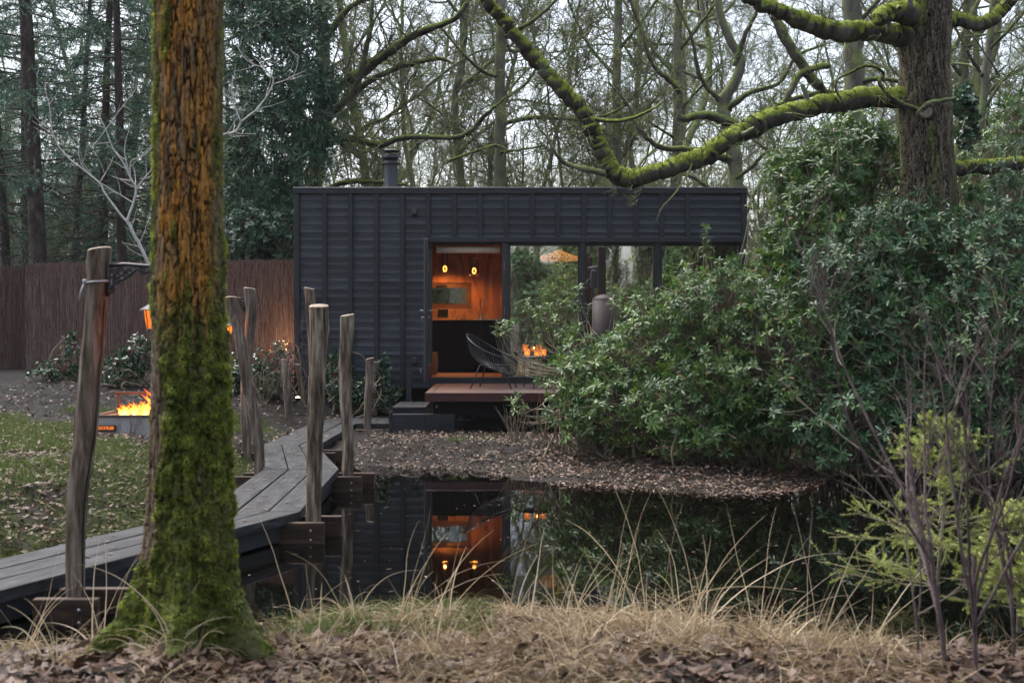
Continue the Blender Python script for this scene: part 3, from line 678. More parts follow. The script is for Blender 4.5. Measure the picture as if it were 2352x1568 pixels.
t.links.new(tr.outputs[0], ad.inputs[1]); t.links.new(e.outputs[0], ad.inputs[2]); t.links.new(ad.outputs[0], t.nodes['Material Output'].inputs[0])
M['lamp_glass'] = m
l1 = W(351, 680, 6.7); lantern(l1, .205, 'black hexagonal lantern half hidden by the big mossy trunk', 3.0)
MB().tube([(l1[0] * 1, 6.7, bx[2] - .012), (l1[0], 6.7, l1[2])], .004, 6).build('hanging_chain', M['black_metal'], po, True, base)
po, C_, r, base = P3
b3 = W(563, 686, 13.3); bracket(po, base, b3[0], b3[2], .22, 13.3, -1, .85)
l2 = W(523, 730, 13.3); lantern(l2, .225, 'small lantern hanging between the bent post and the big trunk', 7.0)
MB().tube([(l2[0], 13.3, b3[2] - .008), (l2[0], 13.3, l2[2])], .004, 6).build('hanging_chain', M['black_metal'], po, True, base)
s = np.stack([P2[1][:, 0] - P2[2] * .9, P2[1][:, 1] - P2[2] * .3, P2[1][:, 2]], -1)[44:]; MB().tube(s, .006, 6).build('cable', M['black_metal'], P2[0], True, P2[3])

# ------------------------------------------------------------------ brushwood fence
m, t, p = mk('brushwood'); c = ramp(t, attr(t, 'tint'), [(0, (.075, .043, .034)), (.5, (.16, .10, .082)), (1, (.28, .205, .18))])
t.links.new(c, p.inputs['Base Color']); p.inputs['Roughness'].default_value = .9; p.inputs['Specular IOR Level'].default_value = .1
M['brush'] = m
def fence(a, b, z0, z1, label, n, sh=0.0):
    a = A(*a); b = A(*b); L = np.linalg.norm(b - a); u = (b - a) / L; nrm = A(u[1], -u[0])
    o = empty('brushwood_fence', (*a, z0), label, 'fence', 'brushwood screen fences'); base = A(*a, z0)
    mb = MB(); B = n; s = rng.uniform(0, L, B); off = rng.uniform(-.028, .028, B); zz0 = z0 + rng.uniform(-.25, 1, B) * (z1 - z0); zz1 = np.minimum(zz0 + rng.uniform(.3, .75, B), z1 + rng.normal(0, .015, B)); zz0 = np.maximum(np.minimum(zz0, zz1 - .25), z0)
    k = np.linspace(0, 1, 4)[None]; P = np.empty((B, 4, 3))
    sx = s[:, None] + np.cumsum(rng.normal(0, .009, (B, 4)), 1); of = off[:, None] + rng.normal(0, .006, (B, 4))
    P[..., 0] = a[0] + sx * u[0] + of * nrm[0]; P[..., 1] = a[1] + sx * u[1] + of * nrm[1]; P[..., 2] = zz0[:, None] * (1 - k) + zz1[:, None] * k
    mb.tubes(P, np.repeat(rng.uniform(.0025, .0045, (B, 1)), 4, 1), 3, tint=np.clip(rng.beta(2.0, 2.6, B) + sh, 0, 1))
    mb.build('brushwood', M['brush'], o, False, base)
    q = [a + nrm * .012 * sg for sg in (1, -1)]
    c = [a - nrm * .012, b - nrm * .012, b + nrm * .012, a + nrm * .012]
    prism(MB(), c, z0 + .03, z1 - .05).build('backing_mat', M['brush'], o, False, base)
    wr = MB()
    for z in np.arange(z0 + .12, z1, .22):
        tt = np.linspace(0, 1, int(L * 12))[:, None]; pp = a + (b - a) * tt + nrm * (-.028 + .004 * np.sin(tt * 300))
        wr.tube(np.column_stack([pp * 1, np.full(len(pp), z) + .004 * np.sin(tt[:, 0] * 170)]), .0015, 4)
    wr.build('wire', M['black_metal'], o, False, base)
    return o
fence(W(62, 0, 20.6)[:2], A(BL - .05, 19.1), .72, CH + (Y0 - 606) * 20.6 / F - .01, 'reddish brown brushwood fence between the conifers and the cabin', 22000)
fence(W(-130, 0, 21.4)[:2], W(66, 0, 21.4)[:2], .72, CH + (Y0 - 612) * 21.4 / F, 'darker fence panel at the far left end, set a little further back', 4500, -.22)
tag(MB().bbox(W(70, 0, 20.8)[0] - .12, W(70, 0, 20.8)[0] + .06, 20.8, 20.95, .3, 1.0).build('fence_post', M['black_wood'], smooth=False), 'dark stump post at the joint of the two brushwood fences', 'post')

# ------------------------------------------------------------------ fire bowl
FB = A(-4.62, 13.0, .36); fb = empty('fire_table', FB, 'grey concrete fire trough with a burning log fire and a lettered rust plate', 'fire pit'); 
M['concrete'] = noise_mat('grey_concrete', [(.3, (.2, .195, .195)), (.7, (.34, .335, .33))], 5, rough=.85, bst=.3)
M['rust'] = noise_mat('rusted_steel', [(.25, (.03, .014, .010)), (.5, (.065, .03, .021)), (.75, (.11, .055, .038))], 6, rough=.75, bst=.3)
x0, x1, y0_, y1_, z0, z1 = -4.62, -3.55, 13.0, 13.7, .3, .60
MB().box(x0, x1, y0_, y0_ + .05, z0, z1).box(x0, x1, y1_ - .05, y1_, z0, z1).box(x0, x0 + .05, y0_ + .05, y1_ - .05, z0, z1).box(x1 - .05, x1, y0_ + .05, y1_ - .05, z0, z1).box(x0 + .05, x1 - .05, y0_ + .05, y1_ - .05, z0, z1 - .1).build('trough', M['concrete'], fb, False, FB)
rim = MB(); rim.bbox(x0 - .02, x1 + .02, y0_ - .02, y0_ + .05, z1 + .002, z1 + .022).bbox(x0 - .02, x1 + .02, y1_ - .05, y1_ + .02, z1 + .002, z1 + .022).bbox(x0 - .02, x0 + .05, y0_ + .051, y1_ - .051, z1 + .002, z1 + .022).bbox(x1 - .05, x1 + .02, y0_ + .051, y1_ - .051, z1 + .002, z1 + .022)
rim.build('rim', M['rust'], fb, False, FB)
MB().bbox(x0 - .02, x1 + .02, y1_ + .03, y1_ + .06, z1 + .20, z1 + .235).build('back_rail', M['rust'], fb, False, FB)
for xx in (x0 + .02, x1 - .05): MB().bbox(xx, xx + .03, y1_ + .03, y1_ + .06, z0, z1 + .199).build('rail_post', M['rust'], fb, False, FB)
lg = MB()
for k in range(4):
    an = .3 + k * .7; cx, cy_ = -4.12 + .13 * k, 13.33 + .04 * (k % 2)
    lg.tube([(cx - .22 * math.cos(an), cy_ - .12 * math.sin(an), z1 - .04), (cx + .22 * math.cos(an), cy_ + .12 * math.sin(an), z1 + .05 + .02 * k)], .045, 10)
lg.build('burning_log', M['dark_void'], fb, True, FB)
m, t, p = mk('flame'); e = nn(t, 'Emission'); c = ramp(t, attr(t, 'tint'), [(0, (1, .66, .26)), (.35, (1, .42, .07)), (.75, (1, .20, .02)), (1, (.8, .08, .01))]); t.links.new(c, e.inputs[0]); t.links.new(math_(t, 'ADD', math_(t, 'MULTIPLY', attr(t, 'tint'), -3.6), 4.6), e.inputs[1])
tr = nn(t, 'BsdfTransparent'); mx = nn(t, 'MixShader'); lw = nn(t, 'LayerWeight'); lw.inputs[0].default_value = .35
t.links.new(math_(t, 'ADD', math_(t, 'MULTIPLY', lw.outputs['Facing'], -1.0), .8, True), mx.inputs[0]); t.links.new(tr.outputs[0], mx.inputs[1]); t.links.new(e.outputs[0], mx.inputs[2]); t.links.new(mx.outputs[0], t.nodes['Material Output'].inputs[0])
fl = MB(); rr_ = np.random.default_rng(3)
for k in range(130):
    cx = rr_.uniform(-4.40, -3.66); cy_ = rr_.uniform(13.2, 13.5); h = rr_.uniform(.08, .17) + .17 * math.exp(-((cx + 3.98) / .09) ** 2) * rr_.uniform(.3, 1)
    u = np.linspace(0, 1, 10); sw = .05 * h / .2 * np.sin(u * rr_.uniform(3, 6) + rr_.uniform(0, 6)) * u * 1.3
    fl.tube(np.stack([cx + sw + rr_.uniform(-.08, .08) * u, cy_ + .02 * np.sin(u * 4), z1 - .05 + h * u * 1.15], -1), (.030 * np.sin(np.pi * np.clip(u * .8 + .2, 0, 1)) ** .8 * (1 - u) ** .45 + .001) * (.5 + h * 3.2), 8, False)
    fl.a.setdefault('tint', []).append((fl.n - 80, np.repeat(np.clip(u * (.75 + h * 1.2), 0, 1), 8)))
fl.build('flame', m, fb, True, FB)
l = bpy.data.lights.new('fire_light', 'POINT'); l.energy = 14; l.color = (1, .36, .1); l.shadow_soft_size = .05
lo = bpy.data.objects.new('fire_light', l); COL.objects.link(lo); lo.parent = fb; lo.location = (.62, .35, .33)
plt = MB().bbox(-4.60, -4.36, 12.965, 12.985, .447, .515, .004).build('name_plate', M['rust'], fb, False, FB)
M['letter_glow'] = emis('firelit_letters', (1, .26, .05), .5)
def text(s, size, mat, parent, loc, name='lettering', rx=90, wid=None):
    cu = bpy.data.curves.new(name, 'FONT'); cu.body = s; cu.size = size; cu.extrude = .0012; cu.align_x = 'CENTER'; cu.align_y = 'CENTER'
    o = bpy.data.objects.new(name, cu); COL.objects.link(o); dg = bpy.context.evaluated_depsgraph_get()
    me = bpy.data.meshes.new_from_object(o.evaluated_get(dg)); bpy.data.objects.remove(o); bpy.data.curves.remove(cu)
    o = bpy.data.objects.new(name, me); COL.objects.link(o); me.materials.append(mat); o.parent = parent
    sx = 1.0
    if wid:
        xs = [v.co.x for v in me.vertices]; sx = wid / (max(xs) - min(xs))
    o.matrix_local = Matrix.Translation(loc) @ Matrix.Rotation(R(rx), 4, 'X') @ Matrix.Diagonal((sx, 1, 1, 1)); return o
text('HOUTATELIER', .05, M['letter_glow'], plt, Vector((-4.48, 12.963, .482)) - Vector(FB), wid=.2)

# ------------------------------------------------------------------ deck furniture
M['cord'] = plain('black_cord', (.02, .02, .022), .35, .6)
def chair(loc, rz, label):
    o = empty('string_chair', loc, label, 'chair', 'black string chairs on the deck')
    n = 60; a = np.arange(n + 1) / n * 2 * np.pi
    def outer(a):
        x = -.02 - .40 * np.cos(a); y = .37 * np.sin(a) * (1 + .12 * np.cos(a)); z = .615 + .19 * np.cos(a) + .035 * np.cos(2 * a)
        return np.stack([x, y, z], -1)
    def inner(a):
        x = .03 - .15 * np.cos(a); y = .15 * np.sin(a); z = .315 + .035 * np.cos(a); return np.stack([x, y, z], -1)
    MB().tube(outer(a), .0125, 8, False).build('rim_frame', M['black_metal'], o)
    MB().tube(inner(a), .010, 8, False).build('seat_ring', M['black_metal'], o)
    k = 58; aa = np.arange(k) / k * 2 * np.pi; u = np.linspace(0, 1, 9)[None, :, None]
    P = outer(aa)[:, None] * (1 - u) + inner(aa)[:, None] * u
    P[..., 2] -= (.10 * np.sin(np.pi * u[..., 0]) ** 1.0) * (.55 + .45 * (1 - np.cos(aa)[:, None])) ; P[..., 0] -= .07 * np.sin(np.pi * u[..., 0]) * np.cos(aa)[:, None]
    P[..., 1] += .06 * np.sin(np.pi * u[..., 0]) * np.sin(aa)[:, None]
    MB().tubes(P, np.full(P.shape[:2], .0042), 5).build('cord_web', M['cord'], o)
    b2 = np.arange(20) / 20 * 2 * np.pi
    cc = inner(b2)[:, None] * (1 - np.linspace(0, 1, 4)[None, :, None]) + A(.03, 0, .315) * np.linspace(0, 1, 4)[None, :, None]; cc[..., 2] -= .02 * np.linspace(0, 1, 4)
    MB().tubes(cc, np.full(cc.shape[:2], .004), 5).build('seat_web', M['cord'], o)
    for p_ in ((-.17, .20, .36), (-.17, -.20, .36), (.19, .13, .33), (.19, -.13, .33)):
        p_ = A(*p_); q = p_ * A(1.75, 1.35, 0) + A(-.0, 0, .0); MB().tube([p_ * A(.8, .8, 1) + A(0, 0, .01), p_, (p_ + q) / 2, q], .0105, 8).build('leg', M['black_metal'], o)
    MB().tube(np.stack([.02 - .19 * np.cos(a), .19 * np.sin(a), .355 + 0 * a], -1), .009, 8, False).build('leg_ring', M['black_metal'], o)
    o.location = loc; o.rotation_euler = (0, 0, rz); o.scale = (.93, .93, .93); return o
chair((-.27, 17.2, DZ), R(-14), 'black string chair facing right on the deck in front of the open door')
chair((1.0, 17.15, DZ), R(172), 'black string chair half hidden behind the rhododendron, facing the lanterns')
tb = empty('side_table', (.34, 17.2, DZ), 'small round black table with thin legs between the two chairs', 'table')
MB().lathe([(0, .445), (.25, .445), (.255, .455), (.25, .465), (0, .465)], (0, 0, 0), 36).build('table_top', M['black_metal'], tb)
for k in range(3):
    a = k * 2.094 + .4; MB().tube([(.18 * math.cos(a), .18 * math.sin(a), .445), (.21 * math.cos(a), .21 * math.sin(a), 0)], .009, 8).build('leg', M['black_metal'], tb)
M['candle'] = emis('candle_flame', (1, .5, .14), 8); M['jar_glow'] = None
m, t, p = mk('candlelit_jar'); e = nn(t, 'Emission'); e.inputs[0].default_value = (1, .36, .11, 1); e.inputs[1].default_value = .33
tr = nn(t, 'BsdfTransparent'); tr.inputs[0].default_value = (1, .75, .5, 1); mx = nn(t, 'MixShader'); mx.inputs[0].default_value = .45
t.links.new(tr.outputs[0], mx.inputs[1]); t.links.new(e.outputs[0], mx.inputs[2]); t.links.new(mx.outputs[0], t.nodes['Material Output'].inputs[0]); M['jar_glow'] = m
M['wax'] = emis('lit_wax', (1, .48, .18), .9)
for k, (jx, jy, jr, jh) in enumerate(((.22, -.02, .045, .105), (.36, -.12, .042, .075), (.45, .03, .05, .10))):
    o = empty('candle_jar', (jx, 17.2 + jy, DZ + .466), ['tall glowing candle jar, left of the three on the black table', 'low glowing candle jar, front one of the three on the table', 'wide glowing candle jar, right of the three on the table'][k], 'candle jar', 'candle jars on the table')
    MB().lathe([(0, .004), (jr * .92, .004), (jr, .015), (jr, jh), (jr * .94, jh), (jr * .94, .02)], (0, 0, 0), 24).build('jar', M['jar_glow'], o)
    MB().lathe([(0, .021), (jr * .7, .021), (jr * .7, jh * .4), (0, jh * .42)], (0, 0, 0), 18).build('candle', M['wax'], o)
    MB().lathe([(0, jh * .43), (.005, jh * .48), (.003, jh * .55), (0, jh * .64)], (0, 0, 0), 8).build('candle_flame', M['candle'], o)
l = bpy.data.lights.new('candle_light', 'POINT'); l.energy = 2.0; l.color = (1, .42, .14); l.shadow_soft_size = .008
lo = bpy.data.objects.new('candle_light', l); COL.objects.link(lo); lo.parent = tb; lo.location = (.03, -.12, .466 + .05)
# outdoor stove of rusty steel
stx, sty = 1.316, 16.75
so_ = empty('outdoor_stove', (stx, sty, DZ), 'rusty steel outdoor stove with a domed drum and a square flue column', 'stove')
a = np.linspace(0, np.pi / 2, 10)
M['corten'] = noise_mat('corten_steel', [(.25, (.012, .0065, .005)), (.5, (.024, .013, .0105)), (.75, (.042, .024, .019))], 4, rough=.6, bst=.2)
MB().lathe([(.0, .12), (.178, .12), (.178, 1.26)] + [(.178 * math.cos(t_), 1.26 + .10 * math.sin(t_)) for t_ in a], (0, 0, 0), 40).build('drum', M['corten'], so_)
MB().bbox(-.075, .035, .20, .31, .0, 2.05, .006).build('flue_column', M['corten'], so_, False)
for sx, sy in ((-.12, -.12), (.12, -.12), (-.12, .12), (.12, .12)): MB().bbox(sx - .015, sx + .015, sy - .015, sy + .015, 0, .13).build('leg', M['corten'], so_, False)
MB().bbox(-.19, -.09, .17, .27, 1.45, 1.72, .02).tube([(-.14, .2, 1.3), (-.16, .2, 1.48)], .025).tube([(-.21, .22, 1.72), (-.09, .22, 1.74)], .035).tube([(-.20, .2, 1.58), (-.24, .2, 1.52), (-.23, .2, 1.46)], .018).build('clamp_fitting', M['black_metal'], so_, False)

# ------------------------------------------------------------------ inside the kitchen
kc = empty('kitchen_unit', (-1.0, 19.85, IB), 'matt black kitchen unit along the back wall seen through the door', 'kitchen unit'); KO = A(-1.0, 19.85, IB)
KT = CH + (Y0 - 735) * 19.85 / F
M['kblack'] = plain('matt_black_laminate', (.006, .006, .006), .75, .15)
MB().box(IL + .01, .9, 19.93, BACK - .005, IB, IB + .1).box(IL + .01, .9, 19.875, BACK - .005, IB + .1, KT - .03).build('carcass', M['kblack'], kc, False, KO)
for a_, b_ in ((-1.75, -1.07), (-1.066, -.54), (-.536, .16), (.164, .86)): MB().bbox(a_, b_, 19.852, 19.873, IB + .105, KT - .034, .002).build('cabinet_door', M['kblack'], kc, False, KO)
MB().bbox(IL + .01, .9, 19.84, BACK - .003, KT - .03, KT, .003).build('worktop', M['kblack'], kc, False, KO)
M['steel'] = plain('brushed_steel', (.5, .48, .45), .25, .5, 1)
sk = MB().bbox(-.62, -.15, 19.95, 20.35, KT + .001, KT + .012, .003).build('sink_rim', M['steel'], kc, False, KO)
fx = (1110 - CX) * 20.2 / F; fa = np.linspace(0, np.pi, 12)
fc = MB().tube(np.vstack([[(fx - .05, 20.25, KT + .01), (fx - .05, 20.25, KT + .28)], np.stack([fx + .0 - .05 * np.cos(fa), 20.25 - .03 * (1 - np.cos(fa)), KT + .29 + .085 * np.sin(fa)], -1), [(fx + .05, 20.19, KT + .22)]]), .012, 10).lathe([(.03, .013), (.03, .03), (.018, .05), (.018, .09)], (fx - .05, 20.25, KT), 14).tube([(fx - .03, 20.25, KT + .06), (fx + .09, 20.22, KT + .07)], .009)
tag(fc.build('tap', M['steel'], origin=A(fx, 20.25, KT)), 'tall steel gooseneck tap on the black worktop', 'tap')
so2 = MB().bbox(*(np.array([1005, 1029]) - CX) * 20.42 / F, BACK - .02, BACK - .001, CH + (Y0 - 726) * 20.42 / F, CH + (Y0 - 710) * 20.42 / F, .004).build('wall_socket', M['kblack'], smooth=False)
tag(so2, 'black double socket on the plywood wall below the small window', 'socket')
for k in (0, 1): MB().lathe([(0, 0), (.022, 0), (.018, -.004), (.0, -.003)], ((1011 + 11 * k - CX) * 20.42 / F, BACK - .0205, CH + (Y0 - 718) * 20.42 / F), 14, 'y').build('outlet', M['dark_void'], so2)
M['bulb'] = emis('bulb_filament', (1, .55, .18), 5)
CE = OT + .12
def pendant(x, d, yt, yb, rad, label, e):
    zt, zb = CH + (Y0 - yt) * d / F, CH + (Y0 - yb) * d / F; X = (x - CX) * d / F
    o = empty('pendant_lamp', (X, d, CE), label, 'pendant lamp', 'glass pendants over the kitchen'); q = lambda z: z - CE
    MB().lathe([(rad, q(zt)), (rad, q(zb)), (rad * .97, q(zb)), (rad * .97, q(zt)), (rad, q(zt))], (0, 0, 0), 28).build('glass_shade', M['amber'], o)
    MB().lathe([(rad * 1.02, q(zb)), (rad * 1.02, q(zb) + .02), (rad * .9, q(zb) + .02), (rad * .9, q(zb)), (rad * 1.02, q(zb))], (0, 0, 0), 28).build('brass_ring', M['brass'], o)
    MB().tube([(0, 0, 0), (0, 0, q(zb) + .17)], .004, 6).lathe([(0, q(zb) + .13), (.016, q(zb) + .13), (.016, q(zb) + .18), (0, q(zb) + .18)], (0, 0, 0), 12).build('cord', M['black_metal'], o)
    aa = np.linspace(0, 2 * np.pi, 20)
    MB().tube(np.stack([.026 * np.sin(aa), 0 * aa, q(zb) + .08 + .045 * np.cos(aa)], -1), .007, 6, False).build('bulb', M['bulb'], o)
    l = bpy.data.lights.new('pendant_light', 'SPOT'); l.energy = e * 3.2; l.color = (1, .56, .25); l.shadow_soft_size = .03; l.spot_size = R(165); l.spot_blend = .7   # the dark socket shades the light upward
    lo = bpy.data.objects.new('pendant_light', l); COL.objects.link(lo); lo.parent = o; lo.location = (0, 0, q(zb) + .09)
M['brass'] = plain('brass', (.55, .35, .12), .3, .5, 1)
pendant(1022, 19.95, 577, 628, .055, 'narrow glass pendant with glowing filament, left of the kitchen pair', 20)
pendant(1089, 19.7, 592, 633, .08, 'wider glass pendant with glowing filament, right of the kitchen pair', 3.5)
bl = MB().tube([(-1.19, 18.62, ZF(572) - .0), (-.19, 18.62, ZF(572))], .055, 18)
M['linen'] = noise_mat('cream_linen', [(.35, (.62, .55, .46)), (.65, (.78, .71, .61))], 30, rough=.9)
tag(bl.build('roller_blind', M['linen'], origin=A(-.7, 18.62, ZF(572))), 'rolled up cream blind above the open door', 'blind')
M['wicker'] = noise_mat('wicker', [(.35, (.14, .06, .025)), (.6, (.34, .18, .08))], 40, (1, 1, 2.5), rough=.8, bst=1, bdist=.01)
hb = MB(); ua = np.linspace(0, 1, 18)
hb.lathe([(.12, 0), (.13, 0.0), (.15, .18), (.14, .36), (.13, .36), (.14, .18), (.11, .01), (0, .01)], (0, 0, 0), 26)
for k in range(14): hb.lathe([(.131 + .018 * math.sin(k / 13 * 2.6) + .007 * math.cos(t_), .02 + k * .026 + .009 * math.sin(t_)) for t_ in np.linspace(0, 6.28, 6)], (0, 0, 0), 26)
o = hb.build('wicker_basket', M['wicker']); o.location = (-1.36, 19.25, IB + .001); tag(o, 'small wicker basket on the floor just inside the door', 'basket')
# living room behind the glass
rx, ry, rz_ = (1285 - CX) * 19.5 / F, 19.5, CH + (Y0 - 575) * 19.5 / F
ra = empty('rattan_lamp', (rx, ry, CE), 'wide rattan hat shaped pendant lamp glowing behind the window', 'pendant lamp'); q = rz_ - CE
m, t, p = mk('backlit_rattan'); e = nn(t, 'Emission'); e.inputs[0].default_value = (1, .36, .11, 1); e.inputs[1].default_value = 2.6
mx = nn(t, 'AddShader'); p.inputs['Base Color'].default_value = (.3, .17, .08, 1); t.links.new(p.outputs[0], mx.inputs[0]); t.links.new(e.outputs[0], mx.inputs[1]); t.links.new(mx.outputs[0], t.nodes['Material Output'].inputs[0])
aa = np.linspace(0, 2 * np.pi, 41)[:-1]; P = np.empty((80, 6, 3))
pr = A((.04, 0), (.13, -.045), (.25, -.085), (.315, -.10), (.315, -.13), (.30, -.165))
for k in range(80):
    an = k / 80 * 2 * np.pi; P[k] = np.column_stack([pr[:, 0] * math.cos(an), pr[:, 0] * math.sin(an), pr[:, 1] + q])
sh_ = MB().tubes(P, np.full((80, 6), .0042), 4)
for r_, z_ in ((.04, 0), (.2, -.07), (.318, -.10), (.318, -.13), (.303, -.165)):
    cc = np.linspace(0, 2 * np.pi, 50); sh_.tube(np.column_stack([r_ * np.cos(cc), r_ * np.sin(cc), 0 * cc + z_ + q]), .006, 6, False)
sh_.build('lamp_shade', m, ra); MB().tube([(0, 0, 0), (0, 0, q - .03)], .004, 6).build('cord', M['black_metal'], ra)
MB().lathe([(0, q - .03), (.02, q - .04), (.032, q - .09), (.02, q - .12), (0, q - .13)], (0, 0, 0), 14).build('bulb', M['bulb'], ra)
l = bpy.data.lights.new('rattan_light', 'POINT'); l.energy = 3; l.color = (1, .45, .16); l.shadow_soft_size = .034
lo = bpy.data.objects.new('rattan_light', l); COL.objects.link(lo); lo.parent = ra; lo.location = (0, 0, q - .085)
dt = empty('dining_table', (.6, 19.6, IB), 'pale wooden table inside the room behind the glass', 'table'); M['oakw'] = wood('table_wood', (.16, .075, .03), (.26, .13, .06), (.36, .2, .1), 'x')
MB().bbox(-.65, .6, -.3, .3, .70, .74).build('table_top', M['oakw'], dt, False)
for sx in (-.58, .52):
    for sy in (-.24, .24): MB().bbox(sx - .03, sx + .03, sy - .03, sy + .03, 0, .699).build('leg', M['oakw'], dt, False)
# little lights in the planting
def spot(loc, label, e):
    o = empty('garden_light', loc, label, 'garden light', 'low garden lights'); MB().tube([(0, 0, -.5), (0, 0, 0)], .007, 8).lathe([(0, 0), (.02, .0), (.035, .03), (.038, .05)], (0, 0, 0), 14).build('stake', M['black_metal'], o)
    MB().lathe([(0, .05), (.033, .05), (.03, .062), (0, .068)], (0, 0, 0), 14).build('lens', M['lens'], o)
    l = bpy.data.lights.new('garden_lamp', 'POINT'); l.energy = e; l.color = (1, .55, .2); l.shadow_soft_size = .04; lo = bpy.data.objects.new('garden_lamp', l); COL.objects.link(lo); lo.parent = o; lo.location = (0, 0, .12)
M['lens'] = emis('lit_lens', (1, .8, .45), 3)
spot(W(684, 921, 16.9), 'small pale lit garden light on a stem by the walkway', .25)
spot(W(654, 835, 18.6), 'garden light hidden in the red leaved shrub, lighting the brushwood orange', 9)
# ------------------------------------------------------------------ vegetation materials
BARK = [(.3, (.022, .019, .014)), (.5, (.06, .052, .042)), (.7, (.11, .098, .082))]
MOSS = [(.3, (.075, .10, .018)), (.7, (.19, .225, .05))]
M['oakbark'] = mossy('mossy_oak_bark', BARK, MOSS, .12, 5, (1, 1, .35))
M['bgbark'] = mossy('wood_bark', [(.3, (.05, .046, .036)), (.5, (.115, .105, .085)), (.7, (.2, .185, .155))], [(.3, (.10, .125, .04)), (.7, (.21, .24, .085))], .12, 4, (1, 1, .4))
M['sprucebark'] = noise_mat('spruce_bark', [(.3, (.03, .022, .018)), (.5, (.06, .046, .039)), (.7, (.10, .08, .07))], 9, (1, 1, .5), .9, .1, 1, .02)
M['needle'] = leaf_mat('spruce_needles', [(0, (.02, .055, .036)), (.5, (.06, .13, .085)), (1, (.13, .24, .145))], .6, .3, .15)
M['cedar'] = leaf_mat('dark_evergreen', [(0, (.010, .030, .015)), (.55, (.030, .08, .038)), (.92, (.08, .16, .07)), (1, (.10, .04, .025))], .4, .5, .1)
M['rhodo'] = leaf_mat('rhododendron_leaf', [(0, (.013, .036, .009)), (.5, (.042, .096, .019)), (.85, (.115, .19, .036)), (.985, (.19, .25, .07)), (1, (.22, .14, .04))], .42, .42, .22, 1.5)
M['rhodo_dark'] = leaf_mat('rhododendron_leaf_deep', [(0, (.009, .031, .011)), (.5, (.026, .074, .024)), (.9, (.075, .145, .046)), (1, (.12, .17, .05))], .42, .4, .2, 1.5)
M['stem'] = noise_mat('shrub_stem', [(.3, (.10, .08, .05)), (.7, (.27, .225, .155))], 10, rough=.8)
M['photinia'] = leaf_mat('photinia_leaf', [(0, (.010, .032, .014)), (.6, (.022, .062, .024)), (.8, (.04, .09, .03)), (.86, (.16, .018, .025)), (1, (.28, .03, .05))], .25, .6, .15)
M['twig_red'] = noise_mat('reddish_twig', [(.3, (.075, .05, .05)), (.7, (.18, .135, .13))], 12, rough=.7)
M['pale_bark'] = noise_mat('pale_sapling_bark', [(.3, (.26, .245, .225)), (.7, (.5, .48, .45))], 20, rough=.7)
M['straw'] = leaf_mat('dry_grass', [(0, (.08, .045, .022)), (.5, (.32, .235, .145)), (1, (.68, .56, .40))], .7, .25, .25, 1.0)
M['grass'] = leaf_mat('green_grass', [(0, (.04, .065, .015)), (.6, (.10, .145, .03)), (1, (.19, .22, .055))], .55, .3, .25, 1.0)
M['litter'] = leaf_mat('dead_oak_leaves', [(0, (.035, .019, .012)), (.35, (.09, .05, .03)), (.6, (.17, .11, .075)), (.85, (.27, .2, .15)), (1, (.16, .06, .025))], .55, .3, .05, 1.0)
M['moss_tuft'] = leaf_mat('moss_tufts', [(0, (.04, .05, .010)), (.5, (.21, .245, .04)), (1, (.46, .50, .11))], .8, .15, .25, 1.0)
M['yneedle'] = leaf_mat('yellow_green_needles', [(0, (.12, .16, .04)), (.5, (.28, .33, .08)), (1, (.5, .52, .14))], .5, .3, .2, 1.0)
M['mossgreen'] = mossy('thick_moss_limb', BARK, [(.3, (.09, .12, .016)), (.7, (.22, .26, .045))], .14, 5, (1, 1, .35), 1.0, .03)

# ------------------------------------------------------------------ bare trees
def bare_tree(seed, H, r0, n1=11, crook=.2, t0=.22):
    global rng
    keep = rng; rng = np.random.default_rng(seed)
    tr = MB(); cr = MB()
    P, Rr = grow(A((0, 0, -.4)), A((rng.normal(0, .04), rng.normal(0, .04), 1)), A(H), A(r0 * .66), 26, .10, .05, .25)
    Rr[:, :3] *= np.array([1.5, 1.2, 1.05]); tr.tubes(P, Rr, 12)
    s, d, L, r = spawn(P, Rr, n1, t0, .97, 1.1, .5, .55, jit=.2); P1_, R1 = grow(s, d, L, r, 16, crook, .05, .22); cr.tubes(P1_, R1, 7)
    s, d, L, r = spawn(P1_, R1, 9, .12, 1, .85, .5, .6); P2_, R2 = grow(s, d, L, np.maximum(r, .014), 10, crook * 1.1, .05, .3); cr.tubes(P2_, R2, 5)
    s, d, L, r = spawn(P2_, R2, 8, .1, 1, .8, .55, .6); P3_, R3 = grow(s, d, L, np.maximum(r, .007), 7, crook * 1.1, .04, .4); cr.tubes(P3_, R3, 4)
    s, d, L, r = spawn(P3_, R3, 9, .05, 1, .8, .65, .7); P4_, R4 = grow(s, d, L, np.maximum(r, .0045), 4, crook, .03, .5); cr.tubes(P4_, R4, 3)
    rng = keep
    return tr, cr
def rough_limb(P, r, sides=22, amp=.15):                                   # a limb with knots, ridges and cracked bark
    mb = MB().tubes(P[None], r[None], sides); V = mb.v[0].reshape(len(P), sides, 3); c = P[:, None]; d = V - c
    f = 1 + amp * 1.6 * (fbm(V[..., 0] * 6, V[..., 1] * 6, V[..., 2] * 6, 3) - .5) + amp * .9 * (fbm(V[..., 0] * 24, V[..., 1] * 24, V[..., 2] * 24, 3) - .5)
    kn = sst(.72, .9, vnoise(np.arange(len(P)) * .13 + P[0, 0] * 9, 4.4))[:, None, None] * .22
    mb.v[0] = (c + d * (f[..., None] + kn)).reshape(-1, 3); return mb
def plant_tree(name, tr, cr, loc, label, cat, group, mt, mc, crown='crown'):
    o = empty(name, loc, label, cat, group); tr.build('trunk', mt, o); cr.build(crown, mc, o); return o
def gz(x, y): return float(ground(A(x), A(y))[0])
protos = []
LB = 'bare winter oak of the wood behind the cabin, crooked branches green with moss'
spots = []
rs = np.random.default_rng(21)
